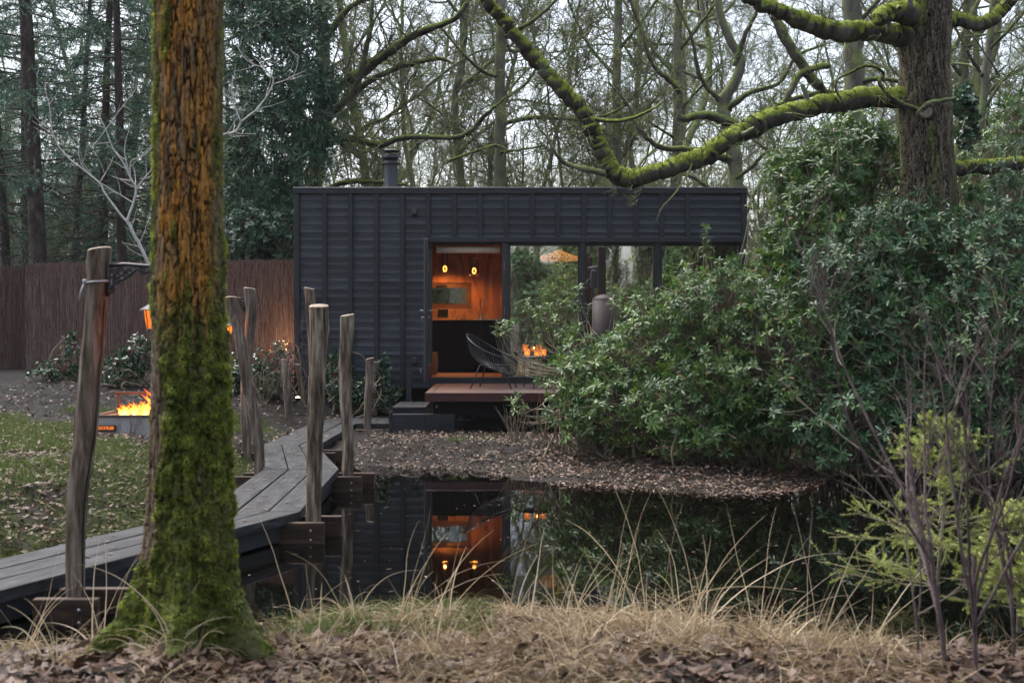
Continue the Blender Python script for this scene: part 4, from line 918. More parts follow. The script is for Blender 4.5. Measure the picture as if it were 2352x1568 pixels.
for k in range(50):
    d = 25 + 62 * ((k + .5) / 50) ** 1.25; half = .47 * d + 3
    for tr_ in range(40):
        x = rs.uniform(-half, half) if d > 34 else rs.uniform(-.18 * d, half)
        if all((x - a) ** 2 + (d - b) ** 2 > (2.0 + d * .03) ** 2 for a, b in spots): break
    spots.append((x, d))
for k, (x, y) in enumerate(spots):
    loc = (x, y, gz(x, y))
    if k < 7:
        tr, cr = bare_tree(100 + k, (15, 13, 17, 14, 16, 12, 18)[k], (.17, .14, .2, .16, .18, .13, .2)[k], 12, (.22, .26, .18, .25, .2, .28, .17)[k], (.2, .16, .28, .2, .25, .15, .3)[k])
        o = plant_tree('bare_tree', tr, cr, loc, LB, 'tree', 'bare oaks of the wood', M['bgbark'], M['bgbark']); protos.append(o)
    else:
        o = copy_thing(protos[k % 7], loc, rs.uniform(0, 6.28), rs.uniform(.85, 1.2))
for x, y, k in ((2.5, -12, 0), (6, -15, 3), (-2, -17, 4), (4.2, -9.5, 2), (.6, -22, 1), (8.5, -22, 5), (3.5, -27, 6), (1.2, -13, 6), (6.8, -11, 1)):    # the wood goes on behind the photographer and shows in the panes
    o = copy_thing(protos[k], (x, y, gz(x, y)), k * 1.3, 1.0)
# low crooked trees under the tall ones
lowp = []; LL = 'low crooked bare tree with green twigs in the understorey of the wood'
for k in range(22):
    d = 26 + 36 * (k / 22) ** 1.2; x = rs.uniform(-.1 * d if d < 32 else -.42 * d, .46 * d); loc = (x, d, gz(x, d))
    if k < 3:
        tr, cr = bare_tree(500 + k, (7.5, 6.5, 8.5)[k], (.10, .085, .12)[k], 12, .27, .14); lowp.append(plant_tree('bare_tree', tr, cr, loc, LL, 'tree', 'low bare trees of the wood', M['bgbark'], M['bgbark']))
    else: copy_thing(lowp[k % 3], loc, rs.uniform(0, 6.28), rs.uniform(.85, 1.25))
for x, y, k in ((1.0, -9, 0), (3.6, -11, 2), (5.5, -8.5, 1), (2.2, -15, 2)): copy_thing(lowp[k], (x, y, gz(x, y)), k * 2.1, 1.0)
# far wood: nobody could count it
fr = MB(); B = 2200; y = rng.uniform(70, 125, B); x = rng.uniform(-.55, .55, B) * y
z = ground(x, y); H_ = rng.uniform(3, 15, B); r_ = rng.uniform(.03, .13, B) * (H_ / 12)
P, Rr = grow(np.stack([x, y, z - .3], -1), np.tile(A(0, 0, 1), (B, 1)) + rng.normal(0, .12, (B, 3)), H_, r_, 7, .1, .06, .25); fr.tubes(P, Rr, 4)
s, d, L, r = spawn(P, Rr, 6, .1, 1, .9, .4, .5); P, Rr = grow(s, d, L, np.maximum(r, .02), 5, .2, .06, .4); fr.tubes(P, Rr, 3)
s, d, L, r = spawn(P, Rr, 3, .1, 1, .9, .5, .6); P, Rr = grow(s, d, L, np.maximum(r, .014), 3, .2, .06, .5); fr.tubes(P, Rr, 3)
tag(fr.build('far_woods', M['bgbark']), 'thin distant trunks and twigs closing the view through the wood', 'woods', kind='stuff')

# ------------------------------------------------------------------ trees traced from the photograph
def limb_pts(pts, n=None):                                              # (x, y, depth, width) -> centre line and radii
    c = np.array([W(a, b, d) for a, b, d, _ in pts]); r = np.array([wd * d / F / 2 for _, _, d, wd in pts])
    q = spline(np.column_stack([c, r]), n or max(24, len(pts) * 6)); P, r = q[:, :3], np.maximum(q[:, 3], .004)
    s = np.arange(len(P)); w_ = .25 * r.mean()
    P = P + np.stack([w_ * (vnoise(s * .5, seed_[0]) - .5), w_ * (vnoise(s * .5, seed_[0] + 7) - .5), w_ * (vnoise(s * .4, seed_[0] + 3) - .5)], -1) * 2; seed_[0] += 1.7
    return P, .93 * r * (1 + .12 * (vnoise(s * .35, seed_[0]) - .5))
seed_ = [0.3]
def traced(name, base, trunk, limbs, label, cat, mt, ml, twigs=(5, 5, 4), group=None, tl=.55, sides=14, tr_r=.012):
    o = empty(name, base, label, cat, group); base = A(*base)
    P, r = limb_pts(trunk, 40); MB().tubes(P[None], r[None], sides + 6).build('trunk', mt, o, True, base)
    tw = MB(); out = []
    for pts in limbs:
        P, r = limb_pts(pts, len(pts) * 12); rough_limb(P, r, sides).build('limb', ml, o, True, base); out.append((P, r))
        Lp = np.linalg.norm(np.diff(P, axis=0), axis=1).sum(); k = max(2, int(twigs[0] * Lp))
        s, d, L, rr = spawn(P[None], r[None], k, .08, 1, 1.1, tl / Lp, .35); P2_, R2 = grow(s, d, L, np.clip(rr, .006, tr_r), 9, .24, .06, .35); tw.tubes(P2_, R2, 5)
        s, d, L, rr = spawn(P2_, R2, twigs[1], .15, 1, .8, .55, .6); P3_, R3 = grow(s, d, L, np.maximum(rr, .0035), 6, .24, .04, .5); tw.tubes(P3_, R3, 3)
        s, d, L, rr = spawn(P3_, R3, twigs[2], .15, 1, .8, .6, .7); P4_, R4 = grow(s, d, L, np.maximum(rr, .0025), 4, .22, .04, .6); tw.tubes(P4_, R4, 3)
    tw.build('crown', M['bgbark'], o, True, base)
    return o, out
def tufts(lines, n, lo, hi, thr=-.1, flat=False):                              # moss fronds on the upper side of limbs
    mb = MB()
    for P, r in lines:
        Ls = np.r_[0, np.cumsum(np.linalg.norm(np.diff(P, axis=0), axis=1))]; k = int(n * Ls[-1] * (r.mean() / .1) ** .7)
        s = rng.uniform(0, Ls[-1], k); c = np.stack([np.interp(s, Ls, P[:, i]) for i in range(3)], -1); rr = np.interp(s, Ls, r)
        T = norm(np.stack([np.interp(s, Ls, np.gradient(P[:, i])) for i in range(3)], -1))
        v = rng.normal(size=(k, 3)); v = norm(v - (v * T).sum(1, keepdims=True) * T)
        keep = (v[:, 2] + .9 * (vnoise(c[:, 0] * 3, c[:, 1] * 3, c[:, 2] * 3) - .5)) > thr
        c, v, rr = c[keep], v[keep], rr[keep]; m_ = len(c)
        d = norm(v + rng.normal(0, .55, (m_, 3)) + A(0, 0, -.1))
        mb.leaves(c + v * rr[:, None] * .96, d, norm(rng.normal(size=(m_, 3))), rng.uniform(lo, hi, m_), rng.uniform(lo, hi, m_) * .45, .3, .1, np.clip(rng.beta(2, 2, m_) * .8 + .2 * v[:, 2], 0, 1), st=(0, .5, 1), wd=(.6, 1, .1), mid=False)
    return mb
D_ = 14.0
ob = W(2140, 1040, D_); ob[2] = .1
# the bark of the thick trunks is real relief: plates from a Voronoi pattern
def bark_trunk(C_, r, n_a, n_z, cw, ch_, depth, flare=None, sm=1.0):
    z = np.linspace(0, 1, n_z); Ls = np.r_[0, np.cumsum(np.linalg.norm(np.diff(C_, axis=0), axis=1))]
    s = z * Ls[-1]; c = np.stack([np.interp(s, Ls, C_[:, i]) for i in range(3)], -1); rr = np.interp(s, Ls, r)
    a = np.arange(n_a) * 2 * np.pi / n_a; AA, SS = np.meshgrid(a, s); RR = np.repeat(rr[:, None], n_a, 1); ZZ = np.repeat(c[:, 2:3], n_a, 1)
    k_, zs = r.mean() / cw, 1 / ch_; ca, sa = np.cos(AA) * k_, np.sin(AA) * k_
    wx = (fbm(ca * .7, sa * .7, SS * zs * 2.2, 3) - .5) * 1.1; wz = (fbm(ca * .5 + 7, sa * .5, SS * zs * 1.2, 2) - .5) * 1.2
    n1_ = np.abs(fbm(ca + wx, sa - wx, SS * zs + wz, 2) - .5); n2_ = np.abs(fbm(ca * 1.15 + 20 - wx, sa * 1.15 + wx, SS * zs * 1.25 + wz, 2) - .5); n3_ = np.abs(fbm(ca * .8 + 40, sa * .8, SS * zs * 4.5 + wx * 2, 2) - .5)
    cell = fbm(ca * .8 + 60, sa * .8, SS * zs * .9, 3); cell = np.clip((cell - .5) * 2.2 + .5, 0, 1)
    rel = sst(.0, .065, n1_) * (.25 + .75 * sst(0, .06, n2_)) * (.55 + .45 * sst(0, .035, n3_))
    RR = RR * (1 + .10 * (fbm(np.cos(AA) * .9 + 3, np.sin(AA) * .9, SS * .8, 3) - .5))
    if flare is not None: RR = RR + flare(AA, ZZ)
    RR = RR + depth * (rel - .5) + depth * .35 * (fbm(np.cos(AA) * 30, np.sin(AA) * 30, SS * 40, 2) - .5)
    V = np.stack([c[:, None, 0] + RR * np.cos(AA), c[:, None, 1] + RR * np.sin(AA), ZZ], -1)
    k = np.arange(n_a); k2 = (k + 1) % n_a
    q = np.concatenate([np.stack([i * n_a + k, i * n_a + k2, (i + 1) * n_a + k2, (i + 1) * n_a + k], -1) for i in range(n_z - 1)])
    return V, q, rel, cell, AA, ZZ
def bark_mat(name, crack, plates, lichen=None, moss=None):
    m, t, p = mk(name); v = coords(t); rel = attr(t, 'relief')
    pc = ramp(t, math_(t, 'ADD', math_(t, 'MULTIPLY', attr(t, 'cell'), .4), math_(t, 'MULTIPLY', noise(t, v, 26, 6), .6)), plates)
    if lichen: pc = mixc(t, attr(t, 'lichen'), pc, ramp(t, noise(t, v, 38, 5), lichen))
    c = mixc(t, math_(t, 'MULTIPLY', rel, 1.0, True), crack, pc)
    if moss: c = mixc(t, attr(t, 'moss'), c, ramp(t, noise(t, v, 40, 5), moss))
    t.links.new(c, p.inputs['Base Color']); p.inputs['Roughness'].default_value = .9; p.inputs['Specular IOR Level'].default_value = .15
    bump(t, p, noise(t, v, 110, 5), .5, .006); return m

# --- mossy oak on the right with the long U shaped limb
oak = empty('mossy_oak', ob, 'thick furrowed oak on the right with a long moss covered limb sweeping over the cabin', 'tree')
pts = [(2120, -420, 118), (2122, -150, 116), (2122, -20, 118), (2122, 60, 116), (2124, 150, 104), (2126, 250, 112), (2130, 350, 112), (2136, 450, 118), (2140, 600, 124), (2144, 800, 130), (2148, 950, 140), (2150, 1060, 165)]
C_ = np.array([W(a, b, D_) for a, b, _ in pts][::-1]); C_[0, 2] = 0.0; r = np.array([w_ * D_ / F / 2 for *_, w_ in pts][::-1])
V, q, rel, cell, AA, ZZ = bark_trunk(C_, r, 340, 760, .027, .17, .03)
mossv = sst(.55, .78, fbm(np.cos(AA) * 2, np.sin(AA) * 2, ZZ * 1.3, 4) + .12 * sst(4.4, 5.4, ZZ)) * .8
MB().add(V.reshape(-1, 3), q=q, relief=rel.ravel(), cell=cell.ravel(), moss=mossv.ravel()).build('trunk', bark_mat('furrowed_oak_bark', (.008, .006, .004), [(.2, (.05, .04, .027)), (.5, (.105, .085, .06)), (.8, (.18, .15, .11))], None, MOSS), oak, True, ob)
big = [(2128, 228, 14, 60), (2080, 226, 14, 56), (2040, 224, 13.9, 48), (1990, 224, 13.8, 44), (1920, 236, 13.7, 46), (1850, 250, 13.6, 42), (1790, 264, 13.5, 46), (1745, 282, 13.4, 50), (1700, 306, 13.3, 46), (1650, 336, 13.3, 42), (1600, 364, 13.3, 44), (1540, 388, 13.2, 42),
       (1480, 404, 13.2, 42), (1430, 406, 13.2, 46), (1400, 386, 13.2, 42), (1384, 350, 13.2, 38), (1360, 300, 13.1, 38), (1328, 246, 13.1, 36), (1290, 205, 13, 34), (1240, 152, 13, 34), (1195, 96, 12.9, 30), (1150, 42, 12.9, 28), (1110, -8, 12.8, 26), (1075, -90, 12.7, 22), (1040, -220, 12.5, 14)]
up = [(2120, 92, 14, 62), (2070, 82, 13.9, 52), (2020, 74, 13.8, 46), (1960, 72, 13.6, 44), (1900, 66, 13.5, 46), (1850, 52, 13.4, 44), (1800, 30, 13.3, 36), (1750, 10, 13.2, 28), (1690, -20, 13.1, 22), (1600, -80, 13, 16)]
stub = [(2115, 40, 14, 60), (2075, 28, 13.7, 50), (2040, 30, 13.4, 42), (2020, 44, 13.3, 34), (2016, 50, 13.2, 10)]
rup = [(2150, 50, 14, 44), (2195, 46, 14.1, 34), (2250, 56, 14.2, 30), (2290, 36, 14.2, 30), (2330, -10, 14.2, 26), (2400, -90, 14.2, 18)]
rlo = [(2150, 398, 14, 48), (2190, 390, 14, 36), (2240, 384, 14, 32), (2300, 378, 14, 30), (2360, 374, 14, 30), (2450, 380, 14, 26), (2560, 350, 14, 18)]
thin1 = [(2110, 262, 13.7, 16), (2130, 240, 13.55, 13), (2160, 232, 13.5, 11), (2196, 226, 13.4, 8)]
thin2 = [(2115, 254, 13.8, 14), (2080, 242, 13.6, 12), (2050, 225, 13.5, 11), (2030, 205, 13.5, 10), (2020, 185, 13.5, 9), (2030, 170, 13.5, 8), (2012, 155, 13.4, 7), (1985, 152, 13.4, 7), (1955, 166, 13.4, 7), (1925, 182, 13.3, 7), (1920, 205, 13.3, 6), (1940, 240, 13.3, 6)]
dead = [(1390, 398, 13.1, 16), (1350, 390, 13.0, 14), (1300, 376, 13.0, 11), (1275, 350, 12.9, 9), (1260, 320, 12.9, 7), (1235, 290, 12.9, 6), (1228, 262, 12.9, 4)]
hang = [(1590, 375, 13.2, 5), (1575, 410, 13.1, 4.5), (1545, 450, 13.0, 4), (1520, 478, 13.0, 4), (1508, 505, 13.0, 2.5)]
side = [(1345, 270, 13.1, 12), (1400, 278, 13.0, 10), (1450, 272, 12.9, 8), (1500, 250, 12.8, 6), (1520, 235, 12.8, 4)]
curve = [(1985, 80, 13.7, 12), (1945, 70, 13.6, 12), (1900, 50, 13.4, 13), (1850, 40, 13.3, 14), (1830, 70, 13.2, 14), (1850, 110, 13.2, 13), (1890, 150, 13.2, 11), (1900, 180, 13.2, 8)]
ol = []
tw = MB()
for pts in (big, up, stub, rup, rlo, thin1, thin2, dead, hang, side):
    P, r = limb_pts(pts, len(pts) * 16); ol.append((P, r))
    rough_limb(P, r, 26).build('limb', M['mossgreen'] if pts not in (dead, hang, thin1) else M['bgbark'], oak, True, ob)
    if pts in (big, up, rlo, rup, side, dead):
        Lp = np.linalg.norm(np.diff(P, axis=0), axis=1).sum(); k = max(3, int(3.2 * Lp))
        s, d, L, rr = spawn(P[None], r[None], k, .08, 1, 1.2, .55 / Lp, .2); P2_, R2 = grow(s, d, L, np.clip(rr, .004, .009), 9, .25, .05, .35); tw.tubes(P2_, R2, 5)
        s, d, L, rr = spawn(P2_, R2, 5, .15, 1, .8, .5, .6); P3_, R3 = grow(s, d, L, np.maximum(rr, .003), 6, .25, .03, .5); tw.tubes(P3_, R3, 3)
        s, d, L, rr = spawn(P3_, R3, 3, .15, 1, .8, .6, .7); P4_, R4 = grow(s, d, L, np.maximum(rr, .002), 4, .22, .03, .6); tw.tubes(P4_, R4, 3)
for P, r in ol[:5]:                                                      # broken stubs and snags
    s, d, L, rr = spawn(P[None], r[None], 7 if len(P) > 120 else 3, .1, .95, 1.2, .1, .4); P2_, R2 = grow(s, d, rng.uniform(.07, .3, len(s)), np.maximum(rr, .012), 6, .2, .04, .6); tw.tubes(P2_, R2, 7)
tw.build('crown', M['bgbark'], oak, True, ob)
tufts([ol[0], ol[1], ol[3], ol[4], ol[2]], 2600, .012, .034, .15).build('moss', M['moss_tuft'], oak, True, ob)
cp = W(2126, 258, 13.66); dv = norm(A(-.25, -1, -.1)); MB().tube([cp + dv * .0, cp + dv * .05, cp + dv * .06], [.075, .07, .06], 16).build('sawn_stub', M['post_end'], oak, True, ob)

# --- mossy oak behind the cabin, left: long arcs rising right out of the dark evergreen
b1 = W(715, 0, 23.5); b1[2] = .5
o1, l_1 = traced('mossy_oak', b1, [(722, -200, 23.5, 30), (735, 0, 23.5, 32), (745, 120, 23.5, 34), (735, 260, 23.5, 36), (722, 420, 23.5, 40), (716, 600, 23.5, 46), (712, 880, 23.5, 56)],
   [[(725, 330, 23.5, 30), (765, 215, 23.3, 26), (833, 166, 23, 26), (897, 117, 22.8, 22), (965, 75, 22.6, 18), (1040, 45, 22.4, 14), (1090, -15, 22.2, 10), (1150, -80, 22, 7)],
    [(725, 300, 23.5, 24), (810, 215, 23.2, 16), (890, 165, 23, 14), (965, 142, 22.8, 12), (1005, 135, 22.7, 10), (1035, 142, 22.6, 6)],
    [(720, 330, 23.4, 22), (790, 316, 23, 18), (870, 332, 22.7, 17), (930, 316, 22.5, 14), (1060, 313, 22.2, 12), (1115, 265, 22, 10), (1145, 238, 22, 6), (1200, 200, 22, 4)],
    [(724, 300, 23.4, 24), (770, 255, 23, 18), (815, 205, 22.8, 15), (845, 95, 22.6, 13), (855, 15, 22.5, 8), (850, -60, 22.5, 5)],
    [(735, 60, 23.5, 18), (690, 20, 23.3, 14), (640, -30, 23.2, 10)], [(742, 100, 23.5, 20), (800, 20, 23.3, 14), (860, -10, 23.2, 10), (930, -60, 23, 8)],
    [(735, 440, 23, 12), (800, 418, 22.8, 12), (880, 420, 22.7, 9), (935, 425, 22.5, 6)]],
   'oak left behind the cabin whose mossy limbs arc up to the right above the flue', 'tree', M['bgbark'], M['oakbark'], (5, 6, 5), tl=1.3, tr_r=.02)
# --- straight trunk rising behind the roof
b2 = W(1150, 0, 24.5); b2[2] = .5
traced('bare_tree', b2, [(1150, -350, 24.5, 20), (1151, -100, 24.5, 24), (1151, 100, 24.5, 26), (1149, 300, 24.5, 28), (1148, 440, 24.5, 30), (1146, 900, 24.5, 36)],
   [[(1152, 285, 24.5, 12), (1230, 270, 24.2, 11), (1320, 275, 24, 9), (1400, 262, 23.8, 6), (1450, 230, 23.7, 4)], [(1150, 330, 24.5, 9), (1100, 345, 24.2, 8), (1030, 370, 24, 5)],
    [(1151, 90, 24.5, 12), (1220, 50, 24.3, 10), (1290, -10, 24.2, 7)], [(1150, 180, 24.5, 10), (1090, 150, 24.3, 8), (1010, 60, 24.2, 6)], [(1150, 230, 24.5, 10), (1210, 190, 24.4, 8), (1250, 120, 24.3, 5)], [(1150, 350, 24.4, 8), (1190, 345, 24.2, 6), (1250, 335, 24, 4)]],
   'straight brown trunk rising right behind the middle of the cabin roof', 'tree', M['bgbark'], M['oakbark'], (5, 6, 4), tl=1.1)
# --- twisted oak behind the right end of the cabin
b3 = W(1690, 0, 22.5); b3[2] = .5
traced('mossy_oak', b3, [(1640, -60, 22.5, 18), (1664, 60, 22.5, 20), (1702, 150, 22.5, 24), (1668, 220, 22.5, 28), (1664, 265, 22.5, 30), (1684, 340, 22.5, 32), (1690, 430, 22.5, 36), (1692, 900, 22.5, 44)],
   [[(1690, 285, 22.5, 26), (1620, 265, 22.2, 22), (1560, 270, 22, 18), (1562, 215, 22, 16), (1540, 185, 22, 14), (1500, 150, 21.9, 11), (1470, 60, 21.8, 8), (1440, -30, 21.8, 6)],
    [(1688, 370, 22.5, 22), (1600, 345, 22.2, 16), (1520, 338, 22, 14), (1470, 300, 22, 11), (1440, 240, 22, 8), (1400, 190, 22, 5)], [(1690, 150, 22.5, 18), (1710, 85, 22.4, 12), (1740, 20, 22.3, 9), (1760, -50, 22.3, 7)],
    [(1664, 255, 22.5, 18), (1720, 215, 22.3, 13), (1790, 190, 22.2, 10), (1830, 130, 22.1, 8), (1900, 100, 22, 5)], [(1664, 240, 22.5, 14), (1610, 180, 22.4, 11), (1590, 90, 22.3, 8), (1550, 0, 22.3, 6)], [(1690, 410, 22.4, 12), (1730, 380, 22.2, 10), (1760, 350, 22.1, 7), (1800, 345, 22, 4)]],
   'twisted mossy oak close behind the right end of the cabin roof', 'tree', M['bgbark'], M['oakbark'], (5, 6, 5), tl=1.1)
# --- grey trunk behind the limb on the right
b4 = W(1962, 0, 19.5); b4[2] = .4
traced('bare_tree', b4, [(1962, -300, 19.5, 40), (1960, 0, 19.5, 46), (1962, 150, 19.5, 48), (1964, 300, 19.5, 52), (1968, 500, 19.5, 56), (1970, 900, 19.5, 64)],
   [[(1950, 260, 19.5, 28), (1905, 225, 19.3, 24), (1850, 160, 19.1, 26), (1800, 80, 19, 24), (1775, 20, 19, 20), (1760, -60, 19, 14)], [(1962, 195, 19.5, 14), (2020, 180, 19.3, 12), (2080, 190, 19.2, 10)],
    [(1945, 215, 19.4, 14), (1880, 215, 19.2, 13), (1800, 235, 19, 12), (1760, 262, 18.9, 8)], [(1900, 150, 19.2, 16), (1840, 170, 19, 18), (1800, 240, 18.9, 14)], [(1962, 60, 19.5, 14), (2010, 10, 19.4, 10), (2060, -60, 19.3, 7)]],
   'grey upright trunk with an oblique limb, standing between the cabin and the furrowed oak', 'tree', M['bgbark'], M['oakbark'], (4, 6, 4), tl=1.0)
# --- slim trunks on the right edge
for k, (x0, x1, d, w_, lab) in enumerate(((2282, 2230, 24, 18, 'slender leaning tree at the right edge beyond the tall evergreen'), (2222, 2200, 27, 20, 'thin grey tree showing just right of the furrowed oak trunk'), (1420, 1414, 27, 22, 'upright bare tree behind the roof under the U shaped limb'), (1560, 1550, 28, 22, 'upright bare tree left of the twisted oak behind the roof'))):
    bb = W(x1, 0, d); bb[2] = .5
    traced('bare_tree', bb, [(x0 + 20, -300, d, w_ * .7), (x0, 0, d, w_ * .9), ((x0 + x1) / 2, 250, d, w_), (x1, 500, d, w_ * 1.1), (x1, 850, d, w_ * 1.3)],
      [[((x0 * .7 + x1 * .3), 120, d, 9), (x0 + 60, 40, d - .3, 8), (x0 + 130, -60, d - .4, 5)], [(x0 * .6 + x1 * .4, 180, d, 9), (x0 - 70, 100, d - .2, 7), (x0 - 120, -10, d - .4, 5)], [((x0 + x1) / 2, 260, d, 8), (x1 + 70, 190, d - .3, 6), (x1 + 110, 150, d - .3, 4)], [((x0 + x1) / 2, 320, d, 8), (x1 - 60, 280, d - .3, 6), (x1 - 130, 230, d - .3, 4)]], lab, 'tree', M['bgbark'], M['oakbark'], (4, 6, 5), tl=1.3)

# ------------------------------------------------------------------ the big mossy trunk in the foreground
hd = 5.25; hb_ = W(430, 1478, hd)
pts = [(434, -900, 150), (434, -300, 156), (434, 0, 164), (433, 300, 165), (431, 600, 167), (432, 800, 172), (432, 1000, 180), (433, 1200, 194), (436, 1330, 200), (438, 1480, 215), (438, 1560, 220)]
C_ = np.array([W(a, b, hd) for a, b, _ in pts][::-1]); r = np.array([w_ * hd / F / 2 * .885 for *_, w_ in pts][::-1])
def flare(a, z):
    zz = np.clip(z - hb_[2], -.2, 9); e = np.exp(-np.clip(zz, 0, 9) / .19); out = 0
    for an, am in ((-1.48, .34), (-2.72, .25), (-.40, .23), (.8, .15), (2.2, .15), (1.5, .1), (-2.1, .06)):
        dlt = np.abs((a - an + np.pi) % (2 * np.pi) - np.pi); out = out + am * np.exp(-(dlt / .19) ** 2)
    return e * out + .02 * np.exp(-np.clip(zz, 0, 9) / .35)
V, q, rel, cell, AA, ZZ = bark_trunk(C_, r, 420, 1100, .019, .15, .016, flare)
sx = np.cos(AA); n1 = fbm(np.cos(AA) * 2.2, np.sin(AA) * 2.2, ZZ * 2.4, 4) - .5; n2 = fbm(np.cos(AA) * 7, np.sin(AA) * 7, ZZ * 7 + 4, 3) - .5
low = sst(2.15, 1.45, ZZ + n1 * 1.7) * sst(-.62, -.35, sx + n1 * 1.2 + .9 * sst(.75, .45, ZZ)); 
left = sst(-.62, -.8, sx + n1 * 1.0) * sst(1.55, 1.9, ZZ) * .62
rt = sst(.8, .95, sx + n1) * .5
mossv = np.clip(np.maximum(np.maximum(low, left), rt * .6) + n2 * 1.5 * (low + left > .05) + sst(.12, .24, n1) * .8, 0, 1)
lich = sst(1.45, 1.95, ZZ + n1 * 1.2) * sst(-.75, -.45, sx + n2) * sst(1.0, .75, sx + n2 * .6) * np.clip(.74 + n2 * 1.8 + n1 * 1.2 + (cell - .5) * .6, 0, 1)
rel_m = mossv * (.3 + .7 * low) * (.027 * sst(.38, .64, fbm(np.cos(AA) * 4.5, np.sin(AA) * 4.5, ZZ * 22, 3)) + .012 * fbm(np.cos(AA) * 14, np.sin(AA) * 14, ZZ * 60, 2))
cen = np.stack([np.interp(ZZ[:, 0], C_[:, 2], C_[:, i]) for i in range(2)], -1)
V[..., 0] += np.cos(AA) * rel_m; V[..., 1] += np.sin(AA) * rel_m
hero = empty('mossy_tree', hb_, 'big foreground trunk with orange lichen above and thick green moss down to its roots', 'tree')
MB().add(V.reshape(-1, 3), q=q, relief=rel.ravel(), cell=cell.ravel(), moss=mossv.ravel(), lichen=np.clip(lich, 0, 1).ravel()).build('trunk',
  bark_mat('orange_lichen_bark', (.020, .013, .008), [(.2, (.07, .047, .028)), (.5, (.15, .105, .065)), (.8, (.25, .2, .14))], [(.25, (.14, .07, .028)), (.42, (.30, .135, .03)), (.58, (.46, .20, .032)), (.78, (.38, .24, .10))], [(.3, (.02, .026, .006)), (.7, (.09, .11, .02))]), hero, True, hb_)
idx = rng.choice(V.shape[0] * V.shape[1], 230000, p=(mossv.ravel() ** 1.5 / (mossv ** 1.5).sum()))
N_ = np.stack([np.cos(AA), np.sin(AA), 0.25 + 0 * AA], -1).reshape(-1, 3)[idx]; c = V.reshape(-1, 3)[idx]; cl = fbm(c[:, 0] * 28, c[:, 1] * 28, c[:, 2] * 28, 2)
ok = (cl > .43) & (N_[:, 1] < .5); c, N_, cl = c[ok], N_[ok], cl[ok]; k = len(c)
d = norm(N_ * .6 + rng.normal(0, .38, (k, 3)) + A(0, 0, -.75))
MB().leaves(c - N_ * .004, d, norm(rng.normal(size=(k, 3))), rng.uniform(.010, .020, k) * (.7 + .6 * (cl - .4) / .3), rng.uniform(.0018, .0036, k), .5, .1, np.clip(rng.beta(2, 2, k) * .6 + (cl - .43) * 1.5, 0, 1), st=(0, .5, 1), wd=(.7, 1, .1), mid=False).build('moss', M['moss_tuft'], hero, True, hb_)
# ------------------------------------------------------------------ spruces
def spruce_mesh(seed, H, r0, zlow=2.2, nb=90, Lmax=2.6):
    global rng
    keep = rng; rng = np.random.default_rng(seed); tr = MB(); cr = MB()
    P, Rr = grow(A((0, 0, -.4)), A((rng.normal(0, .02), 0, 1)), A(H), A(r0), 24, .012, .02, .2); tr.tubes(P, Rr, 12)
    z = np.sort(rng.uniform(zlow, H * .97, nb)); a = rng.uniform(0, 6.28, nb); L = Lmax * (1 - .75 * (z - zlow) / (H - zlow)) * rng.uniform(.6, 1.1, nb)
    s = np.stack([np.interp(z + .4, np.linspace(0, H, 24), P[0, :, i]) for i in range(3)], -1)
    B, RB = grow(s, np.stack([np.cos(a), np.sin(a), rng.uniform(-.25, .2, nb)], -1), L, np.full(nb, .02), 12, .07, -.03, .25); tr.tubes(B, RB, 4)
    nd = 22; zz = rng.uniform(.8, zlow + 1.5, nd); a = rng.uniform(0, 6.28, nd)                      # dead lower branches
    B2, RB2 = grow(np.stack([0 * zz, 0 * zz, zz], -1), np.stack([np.cos(a), np.sin(a), rng.uniform(-.2, .3, nd)], -1), rng.uniform(.6, 2.2, nd), np.full(nd, .015), 9, .12, -.01, .3); tr.tubes(B2, RB2, 4)
    s2, d2, L2, r2 = spawn(B2, RB2, 5, .3, 1, .8, .5, .5); Q, RQ = grow(s2, d2, L2, np.maximum(r2, .005), 5, .15, 0, .5); tr.tubes(Q, RQ, 3)
    s, d, L_, r_ = spawn(B, RB, 22, .22, 1, .75, .42, .4, flat=.25); d[:, 2] -= .12
    T_, RT = grow(s, d, np.clip(L_, .12, .8), np.full(len(s), .004), 6, .09, -.05, .4); tr.tubes(T_[::3], RT[::3], 3)
    k = 15; u = rng.uniform(.05, 1, (len(T_), k)); f = u * 5; i = np.minimum(f.astype(int), 4); w_ = (f - i)[..., None]; b = np.arange(len(T_))[:, None]
    c = (T_[b, i] * (1 - w_) + T_[b, i + 1] * w_).reshape(-1, 3); tn = norm((T_[b, i + 1] - T_[b, i])).reshape(-1, 3)
    v = rng.normal(size=c.shape); v[:, 2] *= .6; dd = norm(tn * .8 + norm(v) * .8 + A(0, 0, -.12))
    tint = np.repeat(np.clip(rng.normal(.45, .2, len(T_)), 0, 1), k)
    cr.leaves(c, dd, norm(rng.normal(size=c.shape) + A(0, 0, 1.5)), rng.uniform(.05, .10, len(c)), rng.uniform(.010, .018, len(c)), .1, 0, tint, st=(0, .5, 1), wd=(.8, 1, .2), mid=False)
    rng = keep; return tr, cr
sp = []
SL = 'dark spruce of the dense conifer stand behind the brushwood fence'
for k, (x, d, H, r0, lab) in enumerate(((95, 22.5, 15, .19, 'thick dark spruce trunk far left behind the fence, widest of the conifers'), (288, 25, 16, .115, 'spruce with a straight pale brown trunk just left of the big mossy trunk'), (240, 27.5, 14, .13, 'dark spruce standing close left behind the one with the pale brown trunk'), (22, 27, 15, .12, SL))):
    X = (x - CX) * d / F; tr, cr = spruce_mesh(300 + k, H, r0, (3.4, 3.0, 2.4, 1.8)[k], (70, 70, 95, 100)[k], (2.4, 2.0, 2.6, 2.8)[k])
    o = plant_tree('spruce', tr, cr, (X, d, gz(X, d)), lab, 'tree', 'spruces behind the fence', M['sprucebark'], M['needle'], 'crown'); sp.append(o)
